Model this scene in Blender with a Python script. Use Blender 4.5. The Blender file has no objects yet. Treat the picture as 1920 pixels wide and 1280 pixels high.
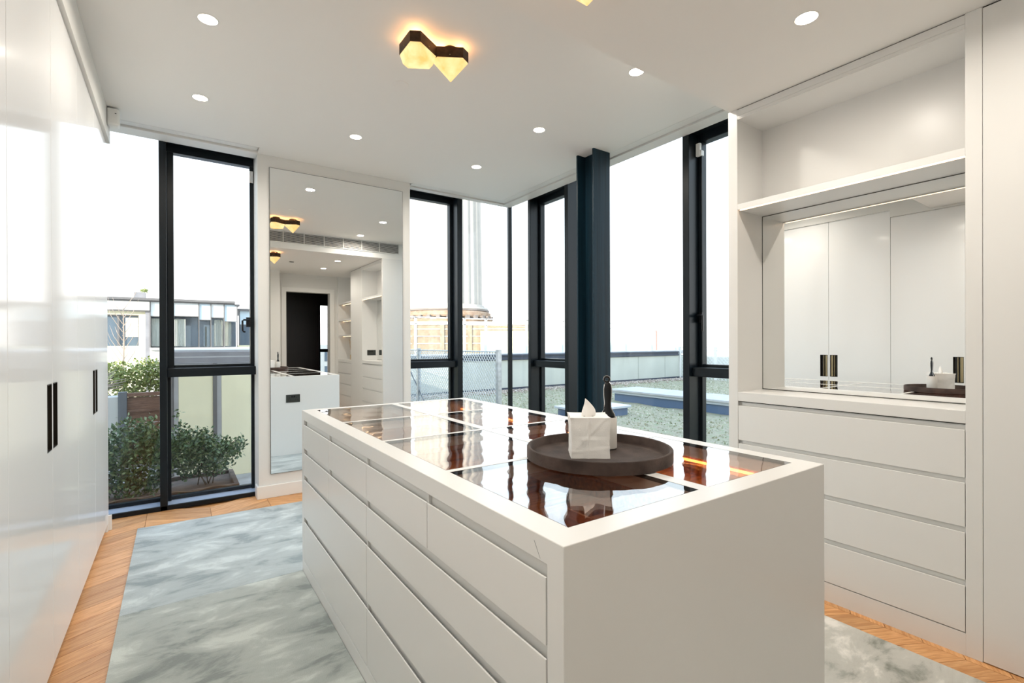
import bpy, bmesh, math, random
from mathutils import Vector, Matrix, noise
random.seed(7)
PI = math.pi
scene = bpy.context.scene
COL = scene.collection

# ------------------------------------------------------------------ camera
cam_d = bpy.data.cameras.new('camera')
cam = bpy.data.objects.new('camera', cam_d); COL.objects.link(cam)
rt = Vector((0.82226469, -0.56909386, -0.00359998))
up = Vector((0.00421217, -0.00023973, 0.99999110))
fw = Vector((0.56908965, 0.82227254, -0.0022))
M = Matrix((( rt.x, up.x, -fw.x, 0.0), (rt.y, up.y, -fw.y, 0.0), (rt.z, up.z, -fw.z, 1.25), (0, 0, 0, 1)))
cam.matrix_world = M
cam_d.sensor_width = 36.0
cam_d.lens = 907.74 / 1920 * 36.0
cam_d.shift_x = 0.52 / 1920
cam_d.shift_y = 5.42 / 1920
cam_d.clip_start = 0.03; cam_d.clip_end = 600
scene.camera = cam
scene.view_settings.view_transform = 'Standard'
scene.view_settings.look = 'None'
scene.view_settings.gamma = 1.0
scene.view_settings.use_curve_mapping = False
scene.view_settings.exposure = 1.3

# ------------------------------------------------------------------ world
w = bpy.data.worlds.new('sky'); scene.world = w; w.use_nodes = True
nt = w.node_tree; nt.nodes.clear()
def wn(t): return nt.nodes.new(t)
o = wn('ShaderNodeOutputWorld'); bg = wn('ShaderNodeBackground')
tc = wn('ShaderNodeTexCoord'); sp = wn('ShaderNodeSeparateXYZ'); rmp = wn('ShaderNodeValToRGB')
nt.links.new(tc.outputs['Generated'], sp.inputs[0])
nt.links.new(sp.outputs['Z'], rmp.inputs[0])
e = rmp.color_ramp.elements
e[0].position = 0.0; e[0].color = (1.0, .985, .96, 1)
e[1].position = 1.0; e[1].color = (.42, .62, .98, 1)
for p, c in ((.06, (1.0, .99, .98, 1)), (.22, (.84, .945, 1.0, 1)), (.5, (.62, .82, 1.0, 1))):
    k = rmp.color_ramp.elements.new(p); k.color = c
nz = wn('ShaderNodeTexNoise'); nz.inputs['Scale'].default_value = 2.2; nz.inputs['Detail'].default_value = 5
mp = wn('ShaderNodeMapping'); mp.inputs['Scale'].default_value = (1, 1, 3.5)
nt.links.new(tc.outputs['Generated'], mp.inputs[0]); nt.links.new(mp.outputs[0], nz.inputs['Vector'])
cr = wn('ShaderNodeValToRGB'); cr.color_ramp.elements[0].position = .48; cr.color_ramp.elements[1].position = .75
cr.color_ramp.elements[1].color = (.5, .5, .5, 1)
nt.links.new(nz.outputs[0], cr.inputs[0])
mx = wn('ShaderNodeMixRGB'); mx.inputs[2].default_value = (1, 1, 1, 1)
nt.links.new(cr.outputs[0], mx.inputs[0]); nt.links.new(rmp.outputs[0], mx.inputs[1])
nt.links.new(mx.outputs[0], bg.inputs[0]); bg.inputs[1].default_value = 1.12
nt.links.new(bg.outputs[0], o.inputs[0])

sd = bpy.data.lights.new('sun', 'SUN'); sd.energy = 3.6; sd.angle = math.radians(.6); sd.color = (1.0, .93, .80)
so = bpy.data.objects.new('sun', sd); COL.objects.link(so)
so.rotation_euler = Vector((.85, .45, -.27)).to_track_quat('-Z', 'Y').to_euler()
so.location = (-20, -8, 8)

# ------------------------------------------------------------------ materials
MAT = {}
def newmat(name):
    m = bpy.data.materials.new(name); m.use_nodes = True
    m.node_tree.nodes.clear(); MAT[name] = m
    return m, m.node_tree
def node(t, kind, **kw):
    n = t.nodes.new(kind)
    for k, v in kw.items():
        if k in n.inputs: n.inputs[k].default_value = v
        else: setattr(n, k, v)
    return n
def ramp(t, src, stops):
    r = t.nodes.new('ShaderNodeValToRGB')
    el = r.color_ramp.elements
    el[0].position = stops[0][0]; el[0].color = (*stops[0][1], 1)
    el[1].position = stops[-1][0]; el[1].color = (*stops[-1][1], 1)
    for p, c in stops[1:-1]:
        x = el.new(p); x.color = (*c, 1)
    t.links.new(src, r.inputs[0]); return r
def pbr(name, col, rough=.5, metal=0.0, spec=.5, coat=0.0, coat_r=.03, bump=None, vary=None, sheen=0.0):
    """vary = (scale, amount, stretch) tone variation; bump = (scale, strength, distance, stretch)"""
    m, t = newmat(name)
    out = node(t, 'ShaderNodeOutputMaterial'); b = node(t, 'ShaderNodeBsdfPrincipled')
    b.inputs['Base Color'].default_value = (*col, 1); b.inputs['Roughness'].default_value = rough
    b.inputs['Metallic'].default_value = metal; b.inputs['Specular IOR Level'].default_value = spec
    b.inputs['Coat Weight'].default_value = coat; b.inputs['Coat Roughness'].default_value = coat_r; b.inputs['Coat IOR'].default_value = 1.38
    b.inputs['Sheen Weight'].default_value = sheen
    t.links.new(b.outputs[0], out.inputs[0])
    tc = node(t, 'ShaderNodeTexCoord')
    def tex(scale, stretch, det=4):
        mp = node(t, 'ShaderNodeMapping'); mp.inputs['Scale'].default_value = stretch
        t.links.new(tc.outputs['Object'], mp.inputs[0])
        n = node(t, 'ShaderNodeTexNoise'); n.inputs['Scale'].default_value = scale; n.inputs['Detail'].default_value = det
        t.links.new(mp.outputs[0], n.inputs['Vector']); return n
    if vary:
        n = tex(vary[0], vary[2] if len(vary) > 2 else (1, 1, 1))
        a = vary[1]
        r = ramp(t, n.outputs[0], [(.3, tuple(c * (1 - a) for c in col)), (.7, tuple(min(1, c * (1 + a)) for c in col))])
        t.links.new(r.outputs[0], b.inputs['Base Color'])
    if bump:
        n = tex(bump[0], bump[3] if len(bump) > 3 else (1, 1, 1), 6)
        bp = node(t, 'ShaderNodeBump'); bp.inputs['Strength'].default_value = bump[1]; bp.inputs['Distance'].default_value = bump[2]
        t.links.new(n.outputs[0], bp.inputs['Height']); t.links.new(bp.outputs[0], b.inputs['Normal'])
    return m
def emis(name, col, s):
    m, t = newmat(name)
    out = node(t, 'ShaderNodeOutputMaterial'); b = node(t, 'ShaderNodeEmission')
    b.inputs[0].default_value = (*col, 1); b.inputs[1].default_value = s
    t.links.new(b.outputs[0], out.inputs[0]); return m
def glass(name, tint, ior, wav=0.0, rough=0.0, gain=1.0):
    m, t = newmat(name)
    out = node(t, 'ShaderNodeOutputMaterial')
    tr = node(t, 'ShaderNodeBsdfTransparent'); tr.inputs[0].default_value = (*tint, 1)
    gl = node(t, 'ShaderNodeBsdfGlossy'); gl.inputs['Roughness'].default_value = rough
    gl.inputs[0].default_value = (1, 1, 1, 1)
    fr = node(t, 'ShaderNodeFresnel')
    # same index seen from either side of the thin pane
    ge = node(t, 'ShaderNodeNewGeometry'); io = node(t, 'ShaderNodeMapRange'); io.inputs[3].default_value = ior; io.inputs[4].default_value = 1.0/ior
    t.links.new(ge.outputs['Backfacing'], io.inputs[0]); t.links.new(io.outputs[0], fr.inputs[0])
    mx = node(t, 'ShaderNodeMixShader')
    if gain != 1.0:
        mt = node(t, 'ShaderNodeMath', operation='MULTIPLY', use_clamp=True); mt.inputs[1].default_value = gain
        t.links.new(fr.outputs[0], mt.inputs[0]); t.links.new(mt.outputs[0], mx.inputs[0])
    else:
        t.links.new(fr.outputs[0], mx.inputs[0])
    t.links.new(tr.outputs[0], mx.inputs[1]); t.links.new(gl.outputs[0], mx.inputs[2])
    t.links.new(mx.outputs[0], out.inputs[0])
    if wav:
        tc = node(t, 'ShaderNodeTexCoord'); n = node(t, 'ShaderNodeTexNoise'); n.inputs['Scale'].default_value = 9; n.inputs['Detail'].default_value = 1
        t.links.new(tc.outputs['Object'], n.inputs['Vector'])
        bp = node(t, 'ShaderNodeBump'); bp.inputs['Strength'].default_value = 1; bp.inputs['Distance'].default_value = wav
        t.links.new(n.outputs[0], bp.inputs['Height']); t.links.new(bp.outputs[0], gl.inputs['Normal']); t.links.new(bp.outputs[0], fr.inputs['Normal'])
    return m

pbr('wall_paint', (.755, .745, .715), .6, bump=(220, .05, .002))
pbr('ceiling_paint', (.88, .87, .84), .7, bump=(200, .05, .002))
pbr('cabinet_lacquer', (.785, .78, .76), .30, spec=.5, bump=(350, .03, .001))
pbr('recess_lacquer', (.74, .74, .72), .45)
pbr('gloss_lacquer', (.86, .86, .855), .5, spec=.15, coat=.65, coat_r=.09, bump=(1.3, .15, .002))
pbr('white_frame', (.82, .81, .78), .45)
pbr('white_plastic', (.82, .82, .80), .4)
pbr('gap_black', (.02, .018, .015), .8)
pbr('frame_metal', (.0045, .0085, .012), .34, metal=.0, spec=.28, bump=(400, .05, .001))
pbr('sill_sky_sheen', (.48, .57, .72), .3, metal=.3)  # dark sill given a pale blue base to paint in the sky's reflection
pbr('steel_column', (.005, .021, .034), .42, spec=.26, bump=(30, .35, .002, (3, 3, .05)), vary=(8, .35, (4, 4, .1)))
pbr('mirror_silver', (.90, .91, .90), .0, metal=1.0)
pbr('mirror_edge', (.08, .08, .07), .3)
pbr('bronze', (.30, .235, .13), .32, metal=.85, vary=(20, .2, (1, 1, .1)))
pbr('bronze_dark', (.018, .014, .010), .4, metal=.3)
pbr('lamp_bronze', (.045, .026, .014), .45, metal=.6, vary=(40, .35))
pbr('walnut', (.46, .17, .06), .4, vary=(6, .4, (1, 14, 14)))
pbr('walnut_divider', (.36, .13, .05), .4, vary=(6, .35, (14, 1, 14)))
pbr('suede', (.060, .043, .037), .95, sheen=.12, spec=.2, vary=(14, .45), bump=(160, .3, .003))
pbr('linen', (.93, .92, .89), .85, bump=(260, .3, .002, (1, 1, 2)), vary=(9, .06))
pbr('tissue', (.90, .88, .85), .8)
pbr('ceramic', (.80, .78, .74), .35)
pbr('black_plastic', (.006, .007, .009), .3, spec=.35)
pbr('chrome', (.75, .75, .76), .12, metal=1.0)
pbr('socket_metal', (.055, .06, .055), .35, metal=.5)
pbr('reed', (.62, .42, .2), .7)
pbr('amber_glass', (.55, .40, .18), .1, spec=.8)
pbr('dark_timber', (.010, .0035, .003), .4, vary=(5, .5, (8, 8, .6)))
pbr('cream_render', (.95, .87, .60), .8, vary=(3, .06))
pbr('white_render', (.70, .68, .62), .8, vary=(2, .05))
pbr('coping_grey', (.30, .29, .30), .6, vary=(4, .15))
pbr('coping_light', (.48, .47, .46), .6, vary=(5, .12))
pbr('post_grey', (.16, .17, .18), .5)
pbr('mullion_grey', (.16, .15, .145), .5)
pbr('galvanised', (.42, .45, .47), .35, metal=.6, vary=(20, .2))
pbr('fence_wire', (.72, .75, .74), .5)
pbr('rail_white', (.75, .75, .72), .5)
pbr('parapet_panel', (.53, .545, .48), .45, vary=(1.5, .06))
pbr('parapet_dark', (.045, .055, .08), .5)
pbr('skylight_grey', (.52, .55, .58), .3)
pbr('skylight_blue', (.09, .14, .23), .5)
pbr('planter_brown', (.13, .085, .06), .8, vary=(10, .3))
pbr('stem_brown', (.16, .11, .07), .8)
pbr('dry_twig', (.42, .33, .26), .8)
pbr('spandrel_glass', (.62, .74, .80), .12, spec=.8)
pbr('spandrel_white', (.80, .82, .80), .2, spec=.7)
pbr('far_pane', (.12, .16, .20), .06, spec=1.0)
pbr('curtain', (.70, .70, .62), .9, bump=(6, 1, .05, (12, 12, .2)))
pbr('terrace_stone', (.38, .37, .35), .8, vary=(6, .2))
pbr('chimney_white', (.42, .39, .34), .7, vary=(1, .05))
pbr('corbel_dark', (.20, .17, .15), .8)
pbr('pebble', (.34, .27, .21), .8)
pbr('crane_red', (.6, .15, .12), .5)
emis('downlight_glow', (1.0, .86, .66), 9.0)
emis('led_glow', (1.0, .62, .34), 1.9)
emis('led_drawer', (1.0, .36, .09), 4.0)
glass('window_glass', (.985, .992, .995), 1.30)
glass('top_glass', (.95, .90, .85), 1.75, wav=.0016, gain=1.25)
glass('balustrade_glass', (.90, .95, .94), 1.35)

def timber_boards(name, c1, c2, rough=.5):
    m, t = newmat(name)
    out = node(t, 'ShaderNodeOutputMaterial'); b = node(t, 'ShaderNodeBsdfPrincipled'); b.inputs['Roughness'].default_value = rough
    t.links.new(b.outputs[0], out.inputs[0])
    tc = node(t, 'ShaderNodeTexCoord'); oi = node(t, 'ShaderNodeObjectInfo')
    ad = node(t, 'ShaderNodeVectorMath', operation='ADD'); t.links.new(tc.outputs['Object'], ad.inputs[0])
    mul = node(t, 'ShaderNodeMath', operation='MULTIPLY'); mul.inputs[1].default_value = 37.0
    t.links.new(oi.outputs['Random'], mul.inputs[0]); t.links.new(mul.outputs[0], ad.inputs[1])
    mp = node(t, 'ShaderNodeMapping'); mp.inputs['Scale'].default_value = (1.6, 16, 16)
    t.links.new(ad.outputs[0], mp.inputs[0])
    n = node(t, 'ShaderNodeTexNoise'); n.inputs['Scale'].default_value = 4; n.inputs['Detail'].default_value = 8; n.inputs['Distortion'].default_value = 1.4
    t.links.new(mp.outputs[0], n.inputs['Vector'])
    r = ramp(t, n.outputs[0], [(.32, c1), (.5, tuple((a + b2) / 2 for a, b2 in zip(c1, c2))), (.7, c2)])
    hv = node(t, 'ShaderNodeHueSaturation')
    mr = node(t, 'ShaderNodeMapRange'); mr.inputs[3].default_value = .82; mr.inputs[4].default_value = 1.14
    t.links.new(oi.outputs['Random'], mr.inputs[0]); t.links.new(mr.outputs[0], hv.inputs['Value'])
    t.links.new(r.outputs[0], hv.inputs['Color']); t.links.new(hv.outputs[0], b.inputs['Base Color'])
    bp = node(t, 'ShaderNodeBump'); bp.inputs['Strength'].default_value = .25; bp.inputs['Distance'].default_value = .002
    t.links.new(n.outputs[0], bp.inputs['Height']); t.links.new(bp.outputs[0], b.inputs['Normal'])
    return m
timber_boards('oak', (.52, .23, .075), (.78, .43, .19), .42)
timber_boards('fence_timber', (.17, .085, .055), (.30, .17, .11), .7)

def rug_mat(name, off, dark, light):
    m, t = newmat(name)
    out = node(t, 'ShaderNodeOutputMaterial'); b = node(t, 'ShaderNodeBsdfPrincipled'); b.inputs['Roughness'].default_value = .75
    b.inputs['Sheen Weight'].default_value = .5; b.inputs['Sheen Roughness'].default_value = .4
    t.links.new(b.outputs[0], out.inputs[0])
    tc = node(t, 'ShaderNodeTexCoord'); mp = node(t, 'ShaderNodeMapping')
    mp.inputs['Location'].default_value = off; mp.inputs['Scale'].default_value = (1.0, 2.0, 1); mp.inputs['Rotation'].default_value = (0, 0, .35)
    t.links.new(tc.outputs['Object'], mp.inputs[0])
    n = node(t, 'ShaderNodeTexNoise'); n.inputs['Scale'].default_value = 3.2; n.inputs['Detail'].default_value = 8; n.inputs['Roughness'].default_value = .62; n.inputs['Distortion'].default_value = .45
    t.links.new(mp.outputs[0], n.inputs['Vector'])
    mid = tuple((a + c) / 2 * .98 for a, c in zip(dark, light))
    r = ramp(t, n.outputs[0], [(.38, dark), (.47, tuple(v * .97 for v in mid)), (.54, tuple(v * 1.05 for v in mid)), (.63, light)])
    t.links.new(r.outputs[0], b.inputs['Base Color'])
    n2 = node(t, 'ShaderNodeTexNoise'); n2.inputs['Scale'].default_value = 260; n2.inputs['Detail'].default_value = 2
    t.links.new(tc.outputs['Object'], n2.inputs['Vector'])
    bp = node(t, 'ShaderNodeBump'); bp.inputs['Strength'].default_value = .5; bp.inputs['Distance'].default_value = .003
    t.links.new(n2.outputs[0], bp.inputs['Height']); t.links.new(bp.outputs[0], b.inputs['Normal'])
rug_mat('rug_pile_blue', (0, 0, 0), (.22, .27, .285), (.58, .64, .64))
rug_mat('rug_pile_grey', (3.3, 1.7, 0), (.215, .245, .23), (.56, .60, .56))
rug_mat('rug_pile_cream', (7.1, 4.2, 0), (.24, .25, .21), (.84, .81, .75))

def speckle(name, cols, scale, scale2=3):
    m, t = newmat(name)
    out = node(t, 'ShaderNodeOutputMaterial'); b = node(t, 'ShaderNodeBsdfPrincipled'); b.inputs['Roughness'].default_value = .9
    t.links.new(b.outputs[0], out.inputs[0])
    tc = node(t, 'ShaderNodeTexCoord')
    n = node(t, 'ShaderNodeTexNoise'); n.inputs['Scale'].default_value = scale; n.inputs['Detail'].default_value = 8; n.inputs['Roughness'].default_value = .75
    t.links.new(tc.outputs['Object'], n.inputs['Vector'])
    k = len(cols)
    r = ramp(t, n.outputs[0], [(.3 + .4 * i / (k - 1), c) for i, c in enumerate(cols)])
    t.links.new(r.outputs[0], b.inputs['Base Color'])
speckle('sedum', [(.10, .10, .05), (.22, .22, .12), (.36, .31, .22), (.24, .27, .14), (.42, .39, .31)], 5.0)
speckle('brick', [(.22, .135, .085), (.33, .23, .155), (.40, .32, .24)], 1.2)

def leafmat(name, c1, c2, c3):
    m, t = newmat(name)
    out = node(t, 'ShaderNodeOutputMaterial'); b = node(t, 'ShaderNodeBsdfPrincipled'); b.inputs['Roughness'].default_value = .42
    t.links.new(b.outputs[0], out.inputs[0])
    g = node(t, 'ShaderNodeNewGeometry')
    r = ramp(t, g.outputs['Random Per Island'], [(0, c1), (.5, c2), (1, c3)])
    t.links.new(r.outputs[0], b.inputs['Base Color'])
    return m
leafmat('leaf_dark', (.035, .075, .03), (.09, .16, .055), (.24, .31, .14))
leafmat('leaf_bright', (.14, .20, .04), (.32, .38, .09), (.52, .54, .20))
leafmat('sedum_tuft', (.22, .25, .12), (.44, .43, .28), (.74, .68, .56))
leafmat('pebble_mix', (.20, .15, .12), (.38, .29, .22), (.58, .50, .42))

# alabaster lamp diffuser: it gives off light itself
m, t = newmat('alabaster')
out = node(t, 'ShaderNodeOutputMaterial'); em = node(t, 'ShaderNodeEmission'); b = node(t, 'ShaderNodeBsdfPrincipled')
tc = node(t, 'ShaderNodeTexCoord'); n = node(t, 'ShaderNodeTexNoise'); n.inputs['Scale'].default_value = 16; n.inputs['Detail'].default_value = 4
t.links.new(tc.outputs['Object'], n.inputs['Vector'])
r = ramp(t, n.outputs[0], [(.3, (1.0, .50, .13)), (.7, (1.0, .80, .40))])
t.links.new(r.outputs[0], em.inputs[0]); em.inputs[1].default_value = .50
b.inputs['Base Color'].default_value = (.22, .15, .08, 1); b.inputs['Roughness'].default_value = .5
ad = node(t, 'ShaderNodeAddShader'); t.links.new(em.outputs[0], ad.inputs[0]); t.links.new(b.outputs[0], ad.inputs[1]); t.links.new(ad.outputs[0], out.inputs[0])

# ------------------------------------------------------------------ builders
class MB:
    def __init__(s): s.v = []; s.f = []
    def add(s, vs, fs):
        n = len(s.v); s.v += [tuple(v) for v in vs]; s.f += [tuple(i + n for i in f) for f in fs]; return s
    def box(s, x0, x1, y0, y1, z0, z1):
        if x0 > x1: x0, x1 = x1, x0
        if y0 > y1: y0, y1 = y1, y0
        if z0 > z1: z0, z1 = z1, z0
        return s.add([(x0,y0,z0),(x1,y0,z0),(x1,y1,z0),(x0,y1,z0),(x0,y0,z1),(x1,y0,z1),(x1,y1,z1),(x0,y1,z1)],
                     [(0,3,2,1),(4,5,6,7),(0,1,5,4),(1,2,6,5),(2,3,7,6),(3,0,4,7)])
    def prism(s, pts, z0, z1):
        n = len(pts)
        return s.add([(x,y,z0) for x,y in pts] + [(x,y,z1) for x,y in pts],
                     [tuple(range(n-1,-1,-1)), tuple(range(n,2*n))] + [(i,(i+1)%n,n+(i+1)%n,n+i) for i in range(n)])
    def lathe(s, prof, cx=0, cy=0, seg=32, cap=True, rot=0, sx=1, sy=1, mod=None):
        """prof: list of (r,z)"""
        n0 = len(prof); vs = []
        for r, z in prof:
            for k in range(seg):
                a = 2*PI*k/seg; rr = r if mod is None else r*mod(a, z)
                X, Y = rr*math.cos(a)*sx, rr*math.sin(a)*sy
                vs.append((cx + X*math.cos(rot) - Y*math.sin(rot), cy + X*math.sin(rot) + Y*math.cos(rot), z))
        fs = []
        for i in range(n0-1):
            for k in range(seg):
                k2 = (k+1)%seg
                fs.append((i*seg+k, i*seg+k2, (i+1)*seg+k2, (i+1)*seg+k))
        if cap:
            fs.append(tuple(range(seg-1,-1,-1))); fs.append(tuple((n0-1)*seg+k for k in range(seg)))
        return s.add(vs, fs)
    def tube(s, pts, r, seg=8, closed=False):
        pts = [Vector(p) for p in pts]; n = len(pts); vs = []
        for i, p in enumerate(pts):
            a = pts[(i-1)%n] if (closed or i > 0) else p
            b = pts[(i+1)%n] if (closed or i < n-1) else p
            d = (b-a).normalized(); ref = Vector((0,0,1)) if abs(d.z) < .95 else Vector((1,0,0))
            u = d.cross(ref).normalized(); v = d.cross(u)
            rr = r[i] if isinstance(r, (list, tuple)) else r
            for k in range(seg):
                t = 2*PI*k/seg; vs.append(p + u*math.cos(t)*rr + v*math.sin(t)*rr)
        fs = []
        for i in range(n if closed else n-1):
            j = (i+1)%n
            for k in range(seg): k2 = (k+1)%seg; fs.append((i*seg+k, j*seg+k, j*seg+k2, i*seg+k2))
        if not closed: fs.append(tuple(range(seg))); fs.append(tuple((n-1)*seg+k for k in range(seg-1,-1,-1)))
        return s.add(vs, fs)
def wloc(o):
    v = Vector((0,0,0))
    while o is not None: v += o.location; o = o.parent
    return v
def obj(name, mb, mat, parent=None, bevel=0, smooth=False, loc=None, label=None, kind=None, seg=2):
    """verts in world coordinates; the object's own origin goes to loc (or the parent's origin)"""
    me = bpy.data.meshes.new(name)
    base = Vector(loc) if loc is not None else (wloc(parent) if parent else Vector((0,0,0)))
    me.from_pydata([tuple(Vector(v)-base) for v in mb.v], [], mb.f)
    bm = bmesh.new(); bm.from_mesh(me); bmesh.ops.recalc_face_normals(bm, faces=bm.faces); bm.to_mesh(me); bm.free()
    if smooth:
        for p in me.polygons: p.use_smooth = True
    me.materials.append(MAT[mat]); me.update()
    ob = bpy.data.objects.new(name, me); COL.objects.link(ob)
    if parent: ob.parent = parent; ob.location = base - wloc(parent)
    else: ob.location = base
    if bevel:
        b = ob.modifiers.new('bevel', 'BEVEL'); b.width = bevel; b.segments = seg; b.limit_method = 'ANGLE'; b.angle_limit = math.radians(40)
        b.harden_normals = False
    if label: ob['label'] = label
    if kind: ob['kind'] = kind
    return ob
def empty(name, loc, label=None, cat=None, group=None, kind=None):
    ob = bpy.data.objects.new(name, None); COL.objects.link(ob); ob.location = loc; ob.empty_display_size = .1
    if label: ob['label'] = label
    if cat: ob['category'] = cat
    if group: ob['group'] = group
    if kind: ob['kind'] = kind
    return ob
def tag(o, label, cat, group=None):
    o['label'] = label; o['category'] = cat
    if group: o['group'] = group
    return o
def B(*a): return MB().box(*a)
def ringplate(mb, x0, x1, z0, z1, hx0, hx1, hz0, hz1, y0, y1):
    mb.box(x0, hx0, y0, y1, z0, z1); mb.box(hx1, x1, y0, y1, z0, z1); mb.box(hx0, hx1, y0, y1, z0, hz0); mb.box(hx0, hx1, y0, y1, hz1, z1)

# ------------------------------------------------------------------ room shell
ZC, ZL = 2.786, 2.55
floor = obj('floor', B(-1.1, 3.3, -1.1, 4.7, -.15, -.013), 'oak', loc=(0,0,-.013), kind='structure')
# chevron boards
def plank_mesh(sgn, w0=.39, p=.132, g=.0012, ang=math.radians(27)):
    t = math.tan(ang) * sgn
    pts = [(g, t*g + g), (w0-g, t*(w0-g) + g), (w0-g, t*(w0-g) + p - g), (g, t*g + p - g)]
    # local x along the board so that the grain follows it
    c, s_ = math.cos(ang*sgn), math.sin(ang*sgn)
    loc = [(x*c + y*s_, -x*s_ + y*c) for x, y in pts]
    mb = MB().prism(loc, -.012, 0.0)
    me = bpy.data.meshes.new('plank'); me.from_pydata(mb.v, [], mb.f); me.materials.append(MAT['oak']); me.update()
    return me, ang*sgn
PM = {1: plank_mesh(1), -1: plank_mesh(-1)}
def covered(x0, x1, y0, y1):
    if x0 > -.19 and x1 < 2.39 and y1 < 4.0 and y0 > -.5: return True      # wholly under the rug
    if x0 > 2.60 and y1 < 1.55: return True                                  # under the fitted units
    if x1 < -.40 and y1 < 4.2: return True
    return False
for k in range(-1, 9):
    sgn = 1 if k % 2 else -1
    x0 = -.185 + .39*k
    me, ang = PM[sgn]
    y = -1.3 + (0 if sgn > 0 else .2)
    while y < 4.55:
        ya, yb = sorted((y, y + math.tan(ang)*.39)); yb += .132
        if ya > -1.05 and yb < 4.69 and x0 + .39 < 3.29 and not covered(x0, x0+.39, ya, yb):
            ob = bpy.data.objects.new('plank', me); COL.objects.link(ob); ob.parent = floor
            ob.location = (x0, y, .013); ob.rotation_euler = (0, 0, ang)
        y += .132

mb = MB()
mb.box(-1.1, 2.885, 1.55, 4.232, ZC, 2.83); mb.box(.54, 1.862, 4.232, 4.369, ZC, 2.83); mb.box(1.862, 2.885, 4.232, 4.342, ZC, 2.83)
mb.box(2.885, 3.1, 1.55, 1.57, ZC, 2.83)
mb.box(-1.1, 3.12, 1.55, 4.5, 2.83, 3.1)
mb.box(-1.1, 3.4, -1.1, 1.55, ZL, 3.1)
obj('ceiling', mb, 'ceiling_paint', kind='structure', loc=(1, 2, ZC))
# blind slots round the windows
mb = MB(); mb.box(-1.1, .535, 4.246, 4.325, 2.80, 2.828); mb.box(-1.1, .535, 4.246, 4.252, 2.79, 2.80)
mb.box(-1.1, .53, 4.256, 4.325, 2.790, 2.80)
obj('trim_1', mb, 'white_frame', kind='structure', loc=(0, 4.3, 2.80))
obj('trim_2', MB().box(-1.1, .54, 4.337, 4.482, 2.776, 2.828), 'white_frame', kind='structure', bevel=.003, loc=(0, 4.4, 2.80))
mb = MB(); mb.box(1.87, 2.978, 4.354, 4.44, 2.790, 2.828); mb.box(2.895, 2.975, 1.57, 4.354, 2.790, 2.828)
obj('trim_3', mb, 'white_frame', kind='structure', loc=(2, 4.4, 2.80))
mb = MB(); mb.box(1.862, 3.1, 4.450, 4.522, 2.780, 2.828); mb.box(2.986, 3.102, 1.57, 4.450, 2.780, 2.828)
obj('trim_4', mb, 'white_frame', kind='structure', loc=(3, 4.4, 2.80))

obj('wall_back', MB().box(.54, 1.845, 4.37, 4.50, 0, 2.828).box(.54, 1.845, 4.50, 4.80, 0, 3.1), 'wall_paint', kind='structure', bevel=.002, loc=(1.2, 4.5, 0))
mb = MB(); mb.box(.526, 1.858, 4.355, 4.37, 0, .102); mb.box(.526, .54, 4.37, 4.48, 0, .102); mb.box(1.845, 1.858, 4.37, 4.52, 0, .102)
obj('baseboard_back', mb, 'white_frame', kind='structure', bevel=.003, loc=(1.2, 4.36, 0))
obj('wall_left', B(-1.25, -1.1, -1.1, 4.80, -.15, 3.1), 'wall_paint', kind='structure', loc=(-1.2, 2, 0))
obj('wall_right', B(3.12, 3.4, -1.1, 1.555, -.15, 3.1), 'wall_paint', kind='structure', loc=(3.2, 0, 0))
# rear wall with a doorway
mb = MB(); mb.box(-1.1, 1.655, -1.1, -.95, 0, ZL); mb.box(2.43, 3.12, -1.1, -.95, 0, ZL); mb.box(1.655, 2.43, -1.1, -.95, 2.22, ZL)
mb.box(.8, 1.50, -.95, -.62, 0, ZL)
obj('wall_rear', mb, 'wall_paint', kind='structure', loc=(1, -1, 0))
mb = MB()
mb.box(1.575, 1.655, -.95, -.93, 0, 2.30); mb.box(2.43, 2.515, -.95, -.93, 0, 2.30); mb.box(1.655, 2.43, -.95, -.93, 2.22, 2.30)
obj('door_1', mb, 'white_frame', kind='structure', bevel=.002, loc=(2, -.95, 0))
# dark passage behind the doorway, with its own slot window
mb = MB()
mb.box(1.3, 1.36, -2.6, -1.1, 0, 2.6); mb.box(3.2, 3.26, -2.6, -1.1, 0, 2.6); mb.box(1.3, 3.26, -2.6, -1.1, 2.55, 2.7); mb.box(1.3, 3.26, -2.6, -1.1, -.15, 0)
mb.box(1.3, 2.63, -2.66, -2.6, -.15, 2.7); mb.box(2.80, 3.26, -2.66, -2.6, -.15, 2.7); mb.box(2.63, 2.80, -2.66, -2.6, 2.11, 2.7); mb.box(2.63, 2.80, -2.66, -2.6, -.15, .25)
obj('wall_passage', mb, 'dark_timber', kind='structure', loc=(2, -2, 0))
mb = MB(); mb.box(2.62, 2.81, -2.60, -2.58, 1.07, 1.14); mb.box(2.61, 2.63, -2.60, -2.56, .25, 2.13); mb.box(2.80, 2.82, -2.60, -2.56, .25, 2.13)
w5 = obj('window_5', mb, 'frame_metal', kind='structure', loc=(2.7, -2.6, .25))
obj('window_pane', B(2.63, 2.80, -2.635, -2.625, .25, 2.11), 'window_glass', w5)
# outer shell: our building's unseen wall and roof, extended to shade the outdoors
obj('wall_outer', MB().box(-14, -1.25, 4.5, 4.8, -.3, 3.1).box(3.26, 3.4, -3, -1.1, -.3, 3.1).box(-14, -13.7, -3, 4.5, -.3, 3.1).box(-13.7, 1.3, -3, -2.8, -.3, 3.1), 'white_render', kind='structure', loc=(-5, 4.6, 0))
obj('roof', B(-14, 3.5, -3, 4.9, 3.1, 3.35), 'coping_grey', kind='structure', loc=(-5, 0, 3.1))

obj('sun_block_mass', B(-8, 1.0, -3, 4.4, 3.35, 6.2), 'white_render', kind='structure', loc=(-3, -2, 3.35))  # unseen block added to cast shade over the parapet

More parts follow.
